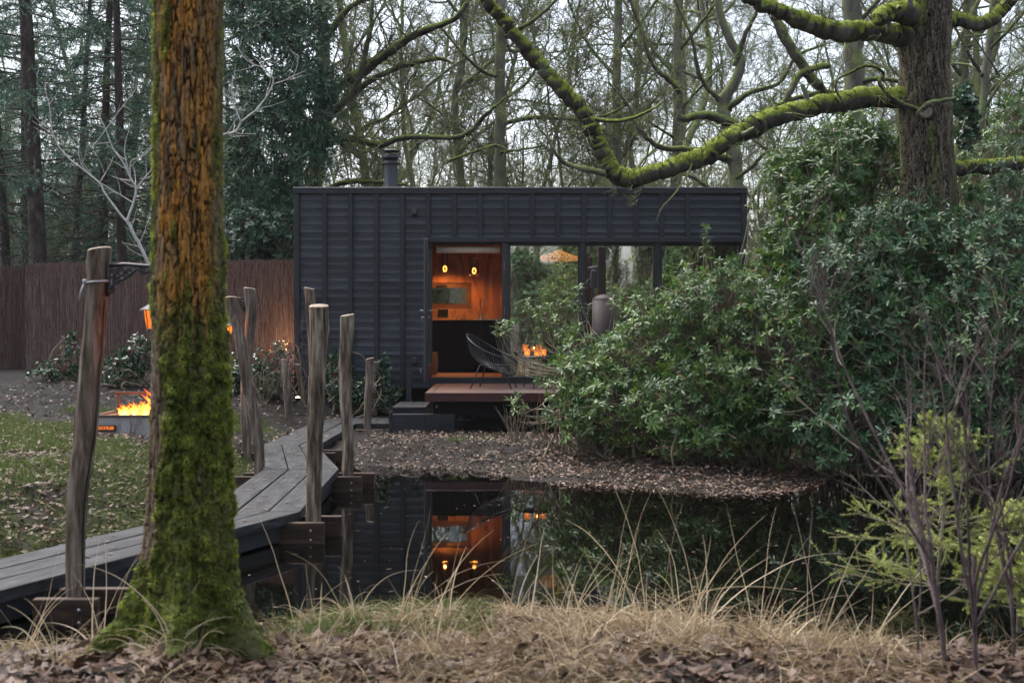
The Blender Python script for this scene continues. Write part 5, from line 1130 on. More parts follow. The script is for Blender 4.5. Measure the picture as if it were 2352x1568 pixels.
for k, (x, d, sc, i) in enumerate(((400, 27, .95, 2), (575, 27.5, 1.0, 3), (165, 31, .9, 3), (470, 31, 1.0, 2), (60, 34, 1.0, 2), (-60, 25, .9, 3), (-150, 30, 1.1, 2), (210, 38, 1.1, 3), (540, 38, .9, 2), (380, 42, 1.1, 3), (-10, 46, 1.1, 3), (300, 48, 1.1, 2))):
    X = (x - CX) * d / F; copy_thing(sp[i], (X, d, gz(X, d)), 1.3 * k + .4, sc, SL)

# ------------------------------------------------------------------ shrubs made of leaf rosettes
def px_lumps(l): return [(*W(x, y, d), rx * d / F, ry, rz * d / F) for x, y, d, rx, rz, ry in l]
def bush(name, lumps, nros, base, mat, label, cat, group=None, LW=(.085, .027), nl=8, elev=1.2, ejit=.38, stemr=.0035, up=.55, sh=(.55, 1.05), seg=4, extra=(), front=.35, tint=(2, 2), stems=1.0, stemmat=None, curl=.22, origin_z=None, sub=.45, limbs=18):
    base = A(*base); o = empty(name, base, label, cat, group)
    Lm = np.array(lumps); vol = Lm[:, 3] * Lm[:, 5]; n = int(nros); li = rng.choice(len(Lm), n, p=vol / vol.sum())
    v = norm(rng.normal(size=(n, 3)) + A(0, -front, .25)); rad = rng.uniform(*sh, n) ** .7
    lobes = .55 + .95 * fbm(v[:, 0] * 3.2 + li * 3.1, v[:, 1] * 3.2, v[:, 2] * 3.2, 3)
    C = Lm[li, :3] + v * Lm[li, 3:6] * (rad * lobes)[:, None]
    ax = norm(v * A(.9, .9, .6) + A(0, 0, up) + rng.normal(0, .5, (n, 3)))
    if len(extra): C = np.vstack([C, [e[0] for e in extra]]); ax = np.vstack([ax, [norm(A(*e[1])) for e in extra]]); li = np.r_[li, np.zeros(len(extra), int)]
    g = ground(C[:, 0], C[:, 1]); ok = C[:, 2] > np.maximum(g, 0) + .06; C, ax, li = C[ok], ax[ok], li[ok]; n = len(C)
    mb = MB(); k = nl; a = rng.uniform(0, 6.28, (n, 1)) + np.arange(k)[None] * 2.4 + rng.normal(0, .2, (n, k)); e = np.clip(rng.normal(elev, ejit, (n, k)), .15, 2.1)
    e1 = norm(np.cross(ax, A(.31, .2, .93) + 0 * ax)); e2 = np.cross(ax, e1)
    rdir = np.cos(a)[..., None] * e1[:, None] + np.sin(a)[..., None] * e2[:, None]
    d = ax[:, None] * np.cos(e)[..., None] + rdir * np.sin(e)[..., None]; nr = ax[:, None] * np.sin(e)[..., None] - rdir * np.cos(e)[..., None]
    d[..., 2] -= .08
    L = LW[0] * rng.uniform(.65, 1.2, (n, k)) * rng.uniform(.8, 1.15, (n, 1)); Wd = LW[1] * rng.uniform(.8, 1.2, (n, k))
    tn = np.clip(np.repeat(rng.beta(*tint, (n, 1)), k, 1) * .8 + rng.uniform(0, .25, (n, k)) + (rng.random((n, k)) < .014) * .8, 0, 1)
    pos = C[:, None] + d * .006 - ax[:, None] * rng.uniform(0, .05, (n, k))[..., None] * LW[0] * 6
    st, wd = ((0, .22, .6, .88, 1), (.14, .62, 1, .62, .04)) if seg >= 4 else ((0, .4, .8, 1), (.15, 1, .7, .05))
    mb.leaves(pos.reshape(-1, 3), d.reshape(-1, 3), nr.reshape(-1, 3), L.ravel(), Wd.ravel(), rng.uniform(.02, curl * 2, n * k), .16, tn.ravel(), st, wd)
    mb.build('leaves', mat, o, True, base)
    sm = MB(); ns = int(n * stems); pick = rng.choice(n, ns, False) if ns < n else np.arange(n)
    c = C[pick]; axs = ax[pick]; cen = Lm[li[pick], :3]
    root = cen + (c - cen) * (1 - sub) + rng.normal(0, .08, c.shape); root[:, 2] -= .12 * Lm[li[pick], 5]
    t_ = np.linspace(0, 1, 7)[None, :, None]; ctl = c - axs * (np.linalg.norm(c - root, axis=1, keepdims=True) * .55)
    Pq = root[:, None] * (1 - t_) ** 2 + 2 * ctl[:, None] * t_ * (1 - t_) + c[:, None] * t_ ** 2 + rng.normal(0, .006, (ns, 7, 3)); Pq[:, -1] = c
    rr = stemr * rng.uniform(.7, 1.4, (ns, 1)) * np.linspace(1.5, .8, 7)[None]; sm.tubes(Pq, rr, 4)
    if limbs:                                                            # boughs from the foot up into the crown
        nb = limbs * len(Lm); tgt = Lm[rng.integers(0, len(Lm), nb)]; end = tgt[:, :3] + norm(rng.normal(size=(nb, 3)) + A(0, -.5, .3)) * tgt[:, 3:6] * rng.uniform(.6, 1.08, (nb, 1))
        fx = base[0] + (tgt[:, 0] - base[0]) * .55 + rng.normal(0, .25, nb); fy = base[1] + (tgt[:, 1] - base[1]) * .6 + rng.normal(0, .15, nb)
        foot = np.stack([fx, fy, np.maximum(ground(fx, fy), -.05)], -1)
        ctl = foot * .5 + end * .5 + A(0, 0, .25) + rng.normal(0, .25, (nb, 3)); t_ = np.linspace(0, 1, 12)[None, :, None]
        Pq = foot[:, None] * (1 - t_) ** 2 + 2 * ctl[:, None] * t_ * (1 - t_) + end[:, None] * t_ ** 2 + np.cumsum(rng.normal(0, .012, (nb, 12, 3)), 1); Pq[..., 2] = np.maximum(Pq[..., 2], foot[:, None, 2])
        sm.tubes(Pq, stemr * 2.6 * rng.uniform(.7, 1.6, (nb, 1)) * np.linspace(1.4, .6, 12)[None], 5)
    sm.build('stems', stemmat or M['stem'], o, True, base); return o
def shoot(x, y, d, n=7, h=.3, lean=(0, 0)):                             # rosettes up an upright shoot
    p = W(x, y, d); return [(p + A(lean[0] * (1 - i / n), lean[1] * (1 - i / n), -h * i / n) + rng.normal(0, .012, 3), (rng.normal(0, .15), -.15, 1)) for i in range(n)]
g0 = lambda x, y: (x, y, max(gz(x, y), 0))
RG = 'rhododendrons around the pond'
ex = []
for x, y, d in ((1150, 735, 14.6), (1160, 750, 14.5), (1146, 752, 14.6), (1170, 738, 14.7), (1330, 655, 14.4), (1322, 690, 14.4), (1300, 690, 14.5), (1350, 700, 14.4), (1262, 700, 14.6), (1240, 712, 14.5), (1410, 690, 14.2), (1445, 692, 14.2), (1520, 668, 14), (1210, 690, 14.6), (1275, 730, 14.3), (1180, 920, 14.3), (1200, 930, 14.4), (1188, 900, 14.5), (1290, 760, 14.2), (1330, 740, 14.2), (1230, 770, 14.4)):
    ex += shoot(x, y, d, 3, .14)
rb1 = bush('rhododendron', px_lumps([(1400, 870, 13.8, 115, 100, .7), (1530, 815, 13.7, 150, 140, .8), (1330, 880, 13.9, 90, 80, .6), (1455, 940, 13.3, 170, 80, .6), (1320, 950, 13.5, 70, 60, .4), (1330, 800, 14.2, 50, 45, .3)]), 950, g0(1.35, 13.7), M['rhodo'],
     'light green rhododendron reaching in front of the deck, the chairs and the window', 'shrub', RG, extra=ex, tint=(2.6, 1.7), nl=9, sub=.7, LW=(.088, .025), limbs=22)
ex = shoot(1622, 515, 13.7, 8, .38) + shoot(1722, 465, 14, 3, .1) + shoot(1650, 640, 13.6, 3, .1)
rb2 = bush('rhododendron', px_lumps([(1660, 760, 13.4, 170, 170, .8), (1640, 920, 12.8, 190, 100, .6), (1790, 850, 12.8, 170, 190, .8), (1640, 1000, 12.6, 160, 50, .4)]), 1700, g0(2.6, 13.3), M['rhodo'],
     'dense rhododendron at the middle of the far bank with one tall bright shoot', 'shrub', RG, extra=ex, tint=(2.2, 2), nl=9, sub=.6, LW=(.082, .024), limbs=24)
rb3 = bush('rhododendron', px_lumps([(1875, 560, 14.2, 115, 185, .8), (1905, 420, 14.6, 120, 120, .7), (1820, 410, 14.6, 55, 75, .45), (1960, 360, 15, 130, 90, .6), (1790, 610, 14.2, 60, 80, .45)]), 1600, g0(3.4, 14.5), M['rhodo'],
     'tall loose rhododendron hiding the right end of the cabin', 'shrub', RG, tint=(2, 2.2), nl=9, sub=.7, LW=(.095, .028))
rb4 = bush('rhododendron', px_lumps([(1960, 690, 13, 170, 180, .8), (2060, 820, 12.6, 200, 180, .8), (1960, 960, 12.2, 190, 100, .6), (2080, 560, 13.2, 150, 110, .6)]), 1800, g0(4.0, 13.2), M['rhodo_dark'],
     'dark green rhododendron wrapping the foot of the furrowed oak', 'shrub', RG, nl=9, sub=.6, LW=(.088, .027))
rb5 = bush('rhododendron', px_lumps([(2260, 640, 12.8, 160, 180, .8), (2300, 840, 12.2, 190, 200, .8), (2200, 960, 12.2, 200, 120, .6), (2330, 520, 13.6, 120, 140, .7)]), 1500, g0(5.0, 12.9), M['rhodo_dark'],
     'dark rhododendron filling the right edge behind the reddish bare sapling', 'shrub', RG, nl=9, sub=.6, LW=(.088, .027))
rb6 = bush('rhododendron', px_lumps([(2270, 420, 17, 90, 140, .9), (2340, 330, 17.5, 90, 130, .9), (2200, 480, 17, 70, 100, .6), (2010, 420, 17, 90, 110, .6)]), 800, g0(6.6, 17), M['rhodo'],
     'tall rhododendron standing behind the furrowed oak trunk', 'shrub', RG, tint=(1.6, 2.4))
rb7 = bush('rhododendron', [(-2.3, 30, 2.2, 2.2, .9, 1.7), (.6, 30, 1.8, 1.8, .9, 1.4)], 1300, (-.7, 30, gz(0, 30)), M['rhodo'], 'rhododendron behind the cabin, seen through the small kitchen window', 'shrub', RG, front=1.2)
for x, y, s_, rz, src in ((2.0, -4.5, 1.5, 2.6, rb2), (4.6, -4.5, 1.3, .8, rb3), (6.4, -2.5, 1.3, 3.6, rb4), (.4, -6.5, 1.3, 2.2, rb4), (7.8, -7, 1.4, 1.2, rb3), (3.2, -7.5, 1.4, 4.4, rb3)):
    copy_thing(src, (x, y, gz(x, y)), rz, s_, 'rhododendron behind the photographer, mirrored in the window panes')
# broad dark evergreen left of the cabin
bush('evergreen_tree', px_lumps([(640, 120, 22.3, 100, 130, 1.0), (700, 240, 22, 80, 100, .8), (620, 330, 22, 100, 120, 1.0), (690, 390, 21.8, 70, 80, .8), (600, 500, 21.6, 90, 90, .8), (655, 530, 21.6, 60, 90, .8), (560, 420, 22.4, 60, 130, .8), (690, 60, 22.6, 70, 80, .8), (590, 20, 22.6, 90, 70, .8), (735, 330, 21.9, 40, 40, .4), (752, 200, 22, 30, 50, .3)]), 3000, (W(640, 0, 22)[0], 22, .6), M['cedar'],
     'dark bushy evergreen tree between the conifers and the left end of the cabin', 'tree', LW=(.15, .026), nl=8, elev=.8, ejit=.5, up=-.1, stemr=.005, stems=.4, seg=3, stemmat=M['sprucebark'], limbs=3)
bush('holly_shrub', px_lumps([(585, 540, 21, 80, 70, .6), (655, 545, 20.9, 45, 70, .5), (540, 560, 21.3, 50, 50, .5)]), 900, (W(600, 0, 21)[0], 21, .65), M['cedar'], 'glossy dark shrub showing just above the brushwood fence beside the cabin', 'shrub', LW=(.07, .035), nl=8, elev=1.1, seg=3, limbs=3)
bush('ivy_growth', px_lumps([(2215, 240, 15.2, 26, 44, .2), (2222, 310, 15.4, 22, 40, .2)]), 130, W(2200, 300, 15.2), M['cedar'], 'small dark ivy growth right beside the oak trunk, halfway up', 'ivy', LW=(.07, .05), seg=3, limbs=0)

# ------------------------------------------------------------------ photinias and plants by the cabin
PG = 'young photinias planted by the cabin and fence'
for k, (l, n, bs, lab) in enumerate((([(120, 880, 18.2, 60, 55, .35), (175, 880, 18.2, 40, 45, .3), (165, 800, 18.2, 16, 40, .2)], 330, (150, 18.2), 'photinia with a few red shoots left of the leaning front post'),
    ([(285, 860, 17.5, 50, 60, .35), (320, 820, 17.6, 28, 50, .3), (300, 910, 17.3, 60, 30, .3)], 330, (300, 17.5), 'photinia behind the burning fire trough'),
    ([(575, 880, 17.2, 60, 75, .4), (545, 900, 17.1, 40, 60, .3), (625, 900, 17.4, 40, 50, .3)], 420, (580, 17.2), 'photinia behind the bent post, right of the big trunk'),
    ([(790, 890, 17.75, 36, 55, .25), (770, 840, 17.8, 14, 40, .15), (830, 910, 17.75, 40, 40, .25), (875, 880, 17.75, 26, 60, .25), (890, 915, 17.7, 34, 30, .25)], 460, (830, 17.75), 'photinia with pink shoots in front of the black cabin wall, behind the short posts'))):
    X = (bs[0] - CX) * bs[1] / F
    bush('photinia', px_lumps(l), n, (X, bs[1], gz(X, bs[1])), M['photinia'], lab, 'shrub', PG, LW=(.075, .032), nl=6, elev=.85, up=.8, sh=(.35, 1.0), tint=(1.5, 2.4), limbs=6, stemr=.003)
X = (650 - CX) * 18.3 / F
bush('red_leaved_shrub', px_lumps([(650, 805, 18.3, 26, 24, .2), (660, 835, 18.35, 20, 30, .2), (635, 850, 18.3, 20, 40, .2)]), 90, (X, 18.3, gz(X, 18.3)), M['photinia'], 'red leaved shrub glowing golden from a garden light at the cabin corner', 'shrub', None, LW=(.08, .03), nl=6, elev=.9, tint=(4, 1.2), limbs=6)
def twiggy(name, base, n, H, lab, mat, spread=.35, k=(5, 4), r0=.006, wig=.08, cat='shrub', group=None, up=.06):
    base = A(*base); o = empty(name, base, lab, cat, group); mb = MB(); d = norm(A(0, 0, 1) + rng.normal(0, spread, (n, 3)) * A(1, 1, .1))
    P, Rr = grow(np.tile(base, (n, 1)) + rng.normal(0, .04, (n, 3)) * A(1, 1, 0) - A(0, 0, .05), d, rng.uniform(.55, 1.1, n) * H, np.full(n, r0), 14, wig, up, .4); mb.tubes(P, Rr, 6)
    s, d, L, rr = spawn(P, Rr, k[0], .2, .95, .6, .5, .6); P2_, R2 = grow(s, d, L, np.maximum(rr, .0018), 8, wig * 1.3, up, .5); mb.tubes(P2_, R2, 4)
    if k[1]:
        s, d, L, rr = spawn(P2_, R2, k[1], .15, .95, .6, .55, .7); P3_, R3 = grow(s, d, L, np.maximum(rr, .0014), 6, wig * 1.4, up, .6); mb.tubes(P3_, R3, 3)
    mb.build('stems', mat, o, True, base); return o
twiggy('bare_shrub', g0(W(640, 0, 17.3)[0], 17.3), 12, 1.3, 'bare twiggy shrub between the bent post and the cabin corner', M['twig_red'], .3, (5, 3), .005)
twiggy('bare_shrub', g0(W(690, 0, 18)[0], 18), 8, 1.6, 'tall fine bare shrub in front of the left cabin corner', M['twig_red'], .16, (4, 3), .004)
twiggy('bare_shrub', g0(W(600, 0, 16.6)[0], 16.6), 12, .7, 'low bare stems under the photinia left of the boardwalk', M['stem'], .35, (3, 2), .004)
twiggy('bare_shrub', g0(W(300, 0, 12.6)[0], 12.6), 14, .55, 'thin dry stalks in front of the fire trough', M['twig_red'], .28, (2, 2), .003)
twiggy('bare_shrub', g0(W(1185, 0, 14.6)[0], 14.6), 16, .62, 'bare upright stems on the bank in front of the dark void under the deck', M['stem'], .22, (2, 0), .006)
twiggy('bare_shrub', g0(W(1255, 0, 14.4)[0], 14.4), 14, .6, 'bare stems beside the first rhododendron twigs on the far bank', M['stem'], .25, (2, 0), .005)
for x, d, lab in ((1050, 14.25, 'small strappy green plant on the muddy far bank'), (1118, 14.5, 'smaller strappy green tuft right of the other one on the mud')):
    X = (x - CX) * d / F; n = 26 if x < 1100 else 14; bs = A(X, d, gz(X, d)); a = rng.uniform(0, 6.28, n)
    P, _ = grow(np.tile(bs, (n, 1)), np.stack([np.cos(a) * .6, np.sin(a) * .6, np.ones(n)], -1), rng.uniform(.12, .24, n), np.full(n, .01), 7, .05, -.22); mb = MB().blades(P, rng.uniform(.010, .016, n), rng.uniform(.2, .8, n))
    tag(mb.build('strappy_plant', M['grass'], origin=bs), lab, 'plant', 'strappy plants on the mud')

# ------------------------------------------------------------------ saplings
def lines_obj(name, base, lines, mat, lab, cat, twig=True):
    o = empty(name, base, lab, cat); base = A(*base); mb = MB()
    for pts in lines:
        P, r = limb_pts(pts, len(pts) * 6); mb.tubes(P[None], r[None], 7)
        if twig:
            Lp = np.linalg.norm(np.diff(P, axis=0), axis=1).sum(); s, d, L, rr = spawn(P[None], r[None], max(3, int(6.0 * Lp)), .15, 1, .8, .34 / Lp, .5); P2_, R2 = grow(s, d, L, np.clip(rr, .0015, .0035), 7, .08, .05, .4); mb.tubes(P2_, R2, 4)
    mb.build('branches', mat, o, True, base); return o
c1 = lambda l, d: [(a * .3763, b * .3763, d, w_ * .72) for a, b, w_ in l]
bs = W(430, 1005, 11.0); bs[2] = gz(bs[0], 11.0)
lines_obj('pale_sapling', bs, [[(425, 1010, 11, 12), (410, 850, 11, 11), (372, 690, 11, 10)] + c1([(885, 1568, 12), (830, 1450, 11.5), (775, 1350, 10.5)], 11),
   c1([(775, 1350, 9), (740, 1315, 8), (640, 1180, 7), (610, 1120, 6.5), (500, 1030, 6), (430, 975, 5.5), (360, 895, 5), (318, 800, 4.5), (312, 740, 4), (300, 640, 3.5), (270, 530, 2.5)], 11),
   c1([(775, 1350, 9), (815, 1240, 8.5), (830, 1150, 8), (795, 1085, 6), (750, 990, 5.5), (690, 905, 4.5), (640, 780, 4), (570, 640, 2.5)], 11),
   c1([(830, 1150, 6), (880, 1090, 5), (925, 1035, 4), (1000, 940, 3)], 11), c1([(800, 1095, 4), (760, 930, 3.5), (780, 815, 2.5)], 11), c1([(795, 1090, 4.5), (800, 985, 4), (860, 960, 4), (930, 900, 3.5), (1010, 830, 3)], 11),
   c1([(610, 1120, 4.5), (500, 1010, 3.5), (480, 900, 2.5)], 11), c1([(815, 1240, 4), (720, 1180, 3), (620, 1120, 2.5)], 10.9), c1([(610, 1110, 4), (660, 1030, 3), (690, 960, 2)], 11), c1([(560, 900, 3), (640, 800, 3), (740, 660, 2.6), (835, 535, 2)], 11.2),
   [(410, 850, 11, 10), (440, 500, 11, 9), (480, 350, 11, 8)] + c1([(1355, 832, 8), (1440, 800, 7.5), (1470, 745, 7)], 11), c1([(1470, 745, 7), (1530, 700, 6.5), (1580, 655, 6), (1640, 570, 5.5), (1668, 500, 5), (1655, 460, 4), (1600, 415, 4), (1540, 390, 3.5), (1480, 340, 3), (1445, 265, 2)], 11),
   c1([(1668, 515, 4), (1740, 490, 3.5), (1790, 465, 3.5), (1860, 435, 2)], 11), c1([(1790, 465, 3), (1815, 400, 2.5), (1820, 340, 2)], 11), c1([(1470, 745, 5.5), (1440, 670, 5), (1410, 610, 4), (1355, 570, 3)], 11), c1([(1430, 640, 3), (1415, 560, 2.5), (1420, 470, 2)], 11), c1([(1600, 415, 2.5), (1615, 365, 2)], 11)],
   M['pale_bark'], 'pale bare sapling forking on both sides of the big mossy trunk', 'sapling')
# reddish multi stemmed sapling, right foreground
def sapling(x, d, seed, n, H, lab, spread, r0):
    global rng
    keep = rng; rng = np.random.default_rng(seed); X = (x - CX) * d / F; bs = A(X, d, gz(X, d)); o = empty('bare_sapling', bs, lab, 'sapling', 'bare saplings on the near bank'); mb = MB()
    P0, R0 = grow(bs[None] - A(0, 0, .05), A((rng.normal(0, .05), 0, 1)), A(H * .32), A(r0), 8, .03, .02, .8); mb.tubes(P0, R0, 10)
    s, d_, L, rr = spawn(P0, R0, n, .35, .95, .35, 1, .75); L = rng.uniform(.55, .95, n) * H
    P1_, R1 = grow(s, d_ + rng.normal(0, spread, d_.shape) * A(1, 1, 0), L, rr, 18, .05, .03, .25); mb.tubes(P1_, R1, 7)
    s, d_, L, rr = spawn(P1_, R1, 7, .2, .9, .55, .42, .6); P2_, R2 = grow(s, d_, L, np.clip(rr, .0018, .0035), 11, .07, .045, .45); mb.tubes(P2_, R2, 5)
    s, d_, L, rr = spawn(P2_, R2, 4, .15, .95, .5, .5, .7); P3_, R3 = grow(s, d_, L, np.maximum(rr, .0012), 7, .08, .03, .6); mb.tubes(P3_, R3, 4)
    mb.build('branches', M['sap'], o, True, bs); rng = keep; return o
M['sap'] = mossy('sapling_bark', [(.3, (.06, .04, .042)), (.6, (.14, .105, .10)), (.8, (.25, .22, .20))], [(.3, (.10, .11, .06)), (.7, (.2, .2, .12))], -.22, 8)
sapling(2172, 4.75, 41, 5, 1.75, 'bare reddish sapling with forking stems right of the pond, left one of the close pair', .24, .0115)
sapling(2243, 4.7, 45, 5, 1.65, 'bare reddish sapling at the lower right, right one of the close pair', .24, .0105)
sapling(2330, 5.2, 47, 4, 1.75, 'bare sapling at the right edge with thin purple twigs', .24, .008)
sapling(2110, 5.1, 52, 3, .95, 'thin low bare sapling whose arching twigs lean left over the water', .45, .007)
# small yellow green spruce
def little_spruce(x, d, H, lab, seed):
    global rng
    keep = rng; rng = np.random.default_rng(seed); X = (x - CX) * d / F; bs = A(X, d, max(gz(X, d), -.02)); o = empty('young_spruce', bs, lab, 'young tree', 'young yellow green spruces'); tr = MB(); cr = MB()
    P, Rr = grow(bs[None] - A(0, 0, .05), A((0, 0, 1)), A(H + .05), A(.014), 14, .02, .02, .3); tr.tubes(P, Rr, 8)
    nb = 60; u = rng.uniform(.12, .97, nb); a = rng.uniform(0, 6.28, nb); L = (.66 * (1 - u) ** .8 + .07) * H * rng.uniform(.7, 1.1, nb)
    s = bs + np.stack([0 * u, 0 * u, u * H], -1); B, RB = grow(s, np.stack([np.cos(a), np.sin(a), .05 + .75 * u ** 2], -1), L, np.full(nb, .004), 8, .06, .015, .5); tr.tubes(B, RB, 4)
    s, d_, L_, r_ = spawn(B, RB, 10, .15, 1, .85, .42, .6, flat=.3); T_, RT = grow(s, d_, np.clip(L_, .05, .2), np.full(len(s), .002), 5, .05, .01, .6); tr.tubes(T_, RT, 3)
    for Q, kk in ((T_, 70), (B, 110), (P, 200)):
        n_ = Q.shape[1] - 1; u = rng.uniform(.1 if Q is not P else .6, 1, (len(Q), kk)); f = u * n_; i = np.minimum(f.astype(int), n_ - 1); w_ = (f - i)[..., None]; b = np.arange(len(Q))[:, None]
        c = (Q[b, i] * (1 - w_) + Q[b, i + 1] * w_).reshape(-1, 3); tn = norm(Q[b, i + 1] - Q[b, i]).reshape(-1, 3); v = norm(np.cross(tn, rng.normal(size=c.shape)))
        cr.leaves(c, tn * .6 + v, tn, rng.uniform(.010, .016, len(c)), .003, 0, 0, np.clip(rng.beta(2, 2, len(c)) * .5 + u.ravel() * .5, 0, 1), st=(0, 1), wd=(1, .4), mid=False)
    tr.build('trunk', M['stem'], o, True, bs); cr.build('crown', M['yneedle'], o, True, bs); rng = keep
little_spruce(2155, 6.9, 1.12, 'small yellow green spruce behind the reddish saplings, taller of the two', 61)
little_spruce(2340, 6.4, .72, 'small yellow green spruce at the right edge, shorter of the two', 62)

# ------------------------------------------------------------------ grasses
SGL = []
spots_ = [(60, 6.0, 14, .35, 'dry grass tussock at the left edge in front of the boardwalk'), (235, 5.9, 16, .4, 'dry grass tussock left of the big trunk by the beams'), (395, 4.9, 9, .45, 'few dry stalks in front of the mossy roots'), (700, 6.45, 6, .5, 'thin bent stalks at the water right of the big trunk'), (810, 6.5, 8, .55, 'two tall bare stalks before the reflected posts'), (920, 6.3, 16, .45, 'dry grass tussock sending flat arcs to the right over the orange reflection'), (1010, 6.35, 14, .5, 'dry grass tussock with one high hooked stalk before the reflected door'),
          (1190, 6.5, 14, .42, 'dry grass tussock right of the hooked stalk at the water edge'), (1300, 6.3, 16, .45, 'short dense dry tussock below the reflected lamp'), (1400, 6.35, 18, .6, 'tall dry tussock in the middle of the near bank'), (1490, 6.2, 18, .7, 'tallest dry tussock, right of the middle of the near bank'), (1600, 6.1, 20, .7, 'tall dry tussock leaning right over the green reflection'), (1740, 6.0, 16, .55, 'rounded dry tussock before the dark right water'), (1870, 5.9, 14, .5, 'dry tussock left of the thin low sapling'), (1990, 5.9, 12, .45, 'dry tussock at the foot of the small spruce'),
          (130, 5.0, 14, .26, 'low flattened straw clump left of the mossy roots'), (720, 5.1, 16, .26, 'low pale straw clump close right of the mossy roots'), (1010, 5.2, 20, .28, 'broad pale straw clump on the near bank below the hooked stalk'), (1330, 5.3, 22, .3, 'broad pale straw clump in the middle of the near bank'), (1560, 5.1, 16, .28, 'pale straw clump right of the middle, close to the viewer'), (1790, 5.3, 18, .3, 'rounded straw clump before the bare saplings')]
for x, d, n, H, lab in spots_:
    X = (x - CX) * d / F; bs = A(X, d, max(gz(X, d), .0)); o = empty('grass_tussock', bs, lab, 'dry grass', 'tussocks of tall dry grass'); mb = MB()
    n1_ = max(3, int(n * .5)); P, _ = grow(np.tile(bs, (n1_, 1)) + rng.normal(0, .03, (n1_, 3)) * A(1.3, .7, 0), norm(A(.15, .0, 1) + rng.normal(0, .35, (n1_, 3)) * A(1, .6, .1)), H * rng.uniform(.7, 1.5, n1_), np.full(n1_, 1.), 16, .035, rng.uniform(-.10, -.03))
    mb.blades(P, rng.uniform(.005, .009, n1_), np.clip(rng.normal(.82, .15, n1_), 0, 1))
    n2_ = n * 13; P, _ = grow(np.tile(bs, (n2_, 1)) + rng.normal(0, .06, (n2_, 3)) * A(1.2, .9, 0), norm(A(0, -.1, 1) + rng.normal(0, .7, (n2_, 3)) * A(1, .8, .1)), H * rng.uniform(.3, .6, n2_), np.full(n2_, 1.), 10, .06, -.22)
    P[..., 2] = np.maximum(P[..., 2], ground(P[..., 0].ravel(), P[..., 1].ravel()).reshape(P.shape[:2]) + .004)
    mb.blades(P, rng.uniform(.003, .007, n2_), np.clip(rng.normal(.7, .22, n2_), 0, 1)); mb.build('stalks', M['straw'], o, True, bs)
# straw mat of the near bank
n = 32000; x = rng.uniform(-3.0, 2.9, n); y = rng.uniform(4.15, 6.9, n); s_ = sdist(x, y); dn = fbm(x * 1.5, y * 2.6, 4, 3) + .04 * (np.abs(x - .5) < 1.2) - .35 * ((x > -1.3) & (x < -.1) & (y > 5.75))
ok = (s_ > .0) & (rng.random(n) < sst(.48, .60, dn)) & (np.hypot(x - hb_[0], (y - hd)) > .26); x, y = x[ok], y[ok]; n = len(x)
P, _ = grow(np.stack([x, y, ground(x, y) + .005], -1), norm(A(.1, -.1, .45) + rng.normal(0, .6, (n, 3)) * A(1, 1, .6)), rng.uniform(.08, .30, n) * (1 - .5 * sst(5.6, 6.5, y)), np.ones(n), 8, .10, -.13)
P[..., 2] = np.maximum(P[..., 2], ground(P[..., 0].ravel(), P[..., 1].ravel()).reshape(P.shape[:2]) + rng.uniform(.004, .04, (n, 1)))
tag(MB().blades(P, rng.uniform(.0025, .0065, n), np.clip(rng.normal(.40, .28, n), 0, 1)).build('dry_grass', M['straw']), 'flattened straw coloured grass matting the near bank', 'grass', kind='stuff')
# green grass on the left bank, patches elsewhere
n = 170000; x = np.r_[rng.uniform(-8, -2.3, n), rng.uniform(-2.8, 3.2, 16000), rng.uniform(-1.4, .3, 14000), rng.uniform(.3, 3, 9000)]; y = np.r_[rng.uniform(6.8, 15.5, n), rng.uniform(5.8, 13.5, 16000), rng.uniform(5.7, 7, 14000), rng.uniform(5.2, 6.6, 9000)]
s_ = sdist(x, y); dn = fbm(x * 1.1, y * 1.1, 8, 4); lim = np.where(x < -2.3, .415, np.where(y < 7, .53, .62)) + .12 * sst(13.3, 14.5, y)
walk = (y < 9.2) & (np.abs((x + 2.98) * .912 - (y - 6.85) * .41) < .36) | (y > 9) & (y < 13.7) & (x > -2.6 - .35 * sst(11.6, 13.7, y)) & (x < -1.6)
dn = dn + .3 * ((x > -1.3) & (x < -.1) & (y > 5.9) & (y < 7)); walk = walk | (x > -4.75) & (x < -3.4) & (y > 12.2) & (y < 13.8)
ok = (s_ > .02) & (rng.random(len(x)) < sst(lim - .07, lim + .1, dn)) & ~walk; x, y = x[ok], y[ok]; n = len(x)
P, _ = grow(np.stack([x, y, ground(x, y) - .003], -1), norm(A(0, 0, 1) + rng.normal(0, .5, (n, 3))), rng.uniform(.04, .13, n), np.ones(n), 5, .12, -.12)
tag(MB().blades(P, rng.uniform(.003, .006, n), np.clip(rng.normal(.5, .2, n), 0, 1)).build('grass', M['grass']), 'patches of short green grass on the banks', 'grass', kind='stuff')
# dead leaves
n = 103000; x = np.r_[rng.uniform(-7.5, -2.3, 52000), rng.uniform(-3.2, 3.2, 21000), rng.uniform(-1.9, 4.5, 30000)]; y = np.r_[6.6 + 14.2 * rng.random(52000) ** 1.5, rng.uniform(4.1, 6.9, 21000), rng.uniform(11.1, 16, 30000)]
s_ = sdist(x, y); dn = fbm(x * 1.3, y * 1.3, 12, 3); far = (y > 11) & (x > -1.9)
ok = (s_ > np.where(y > 11, -.12, 0)) & (rng.random(n) < np.where(x < -2.3, np.where(y < 14.3, .8, .15), np.maximum(sst(.22, .5, dn), .6 * (y < 7))) * np.where(far & (x < .2), .5, 1)) & (np.hypot(x - hb_[0], (y - hd)) > .24); x, y = x[ok], y[ok]; n = len(x)
a = rng.uniform(0, 6.28, n); nr = norm(A(0, 0, 1) + rng.normal(0, .45, (n, 3))); L = rng.uniform(.04, .085, n) * np.where((y > 11) & (x > -1.9), .62, 1) * np.where(x < -2.3, .8, 1)
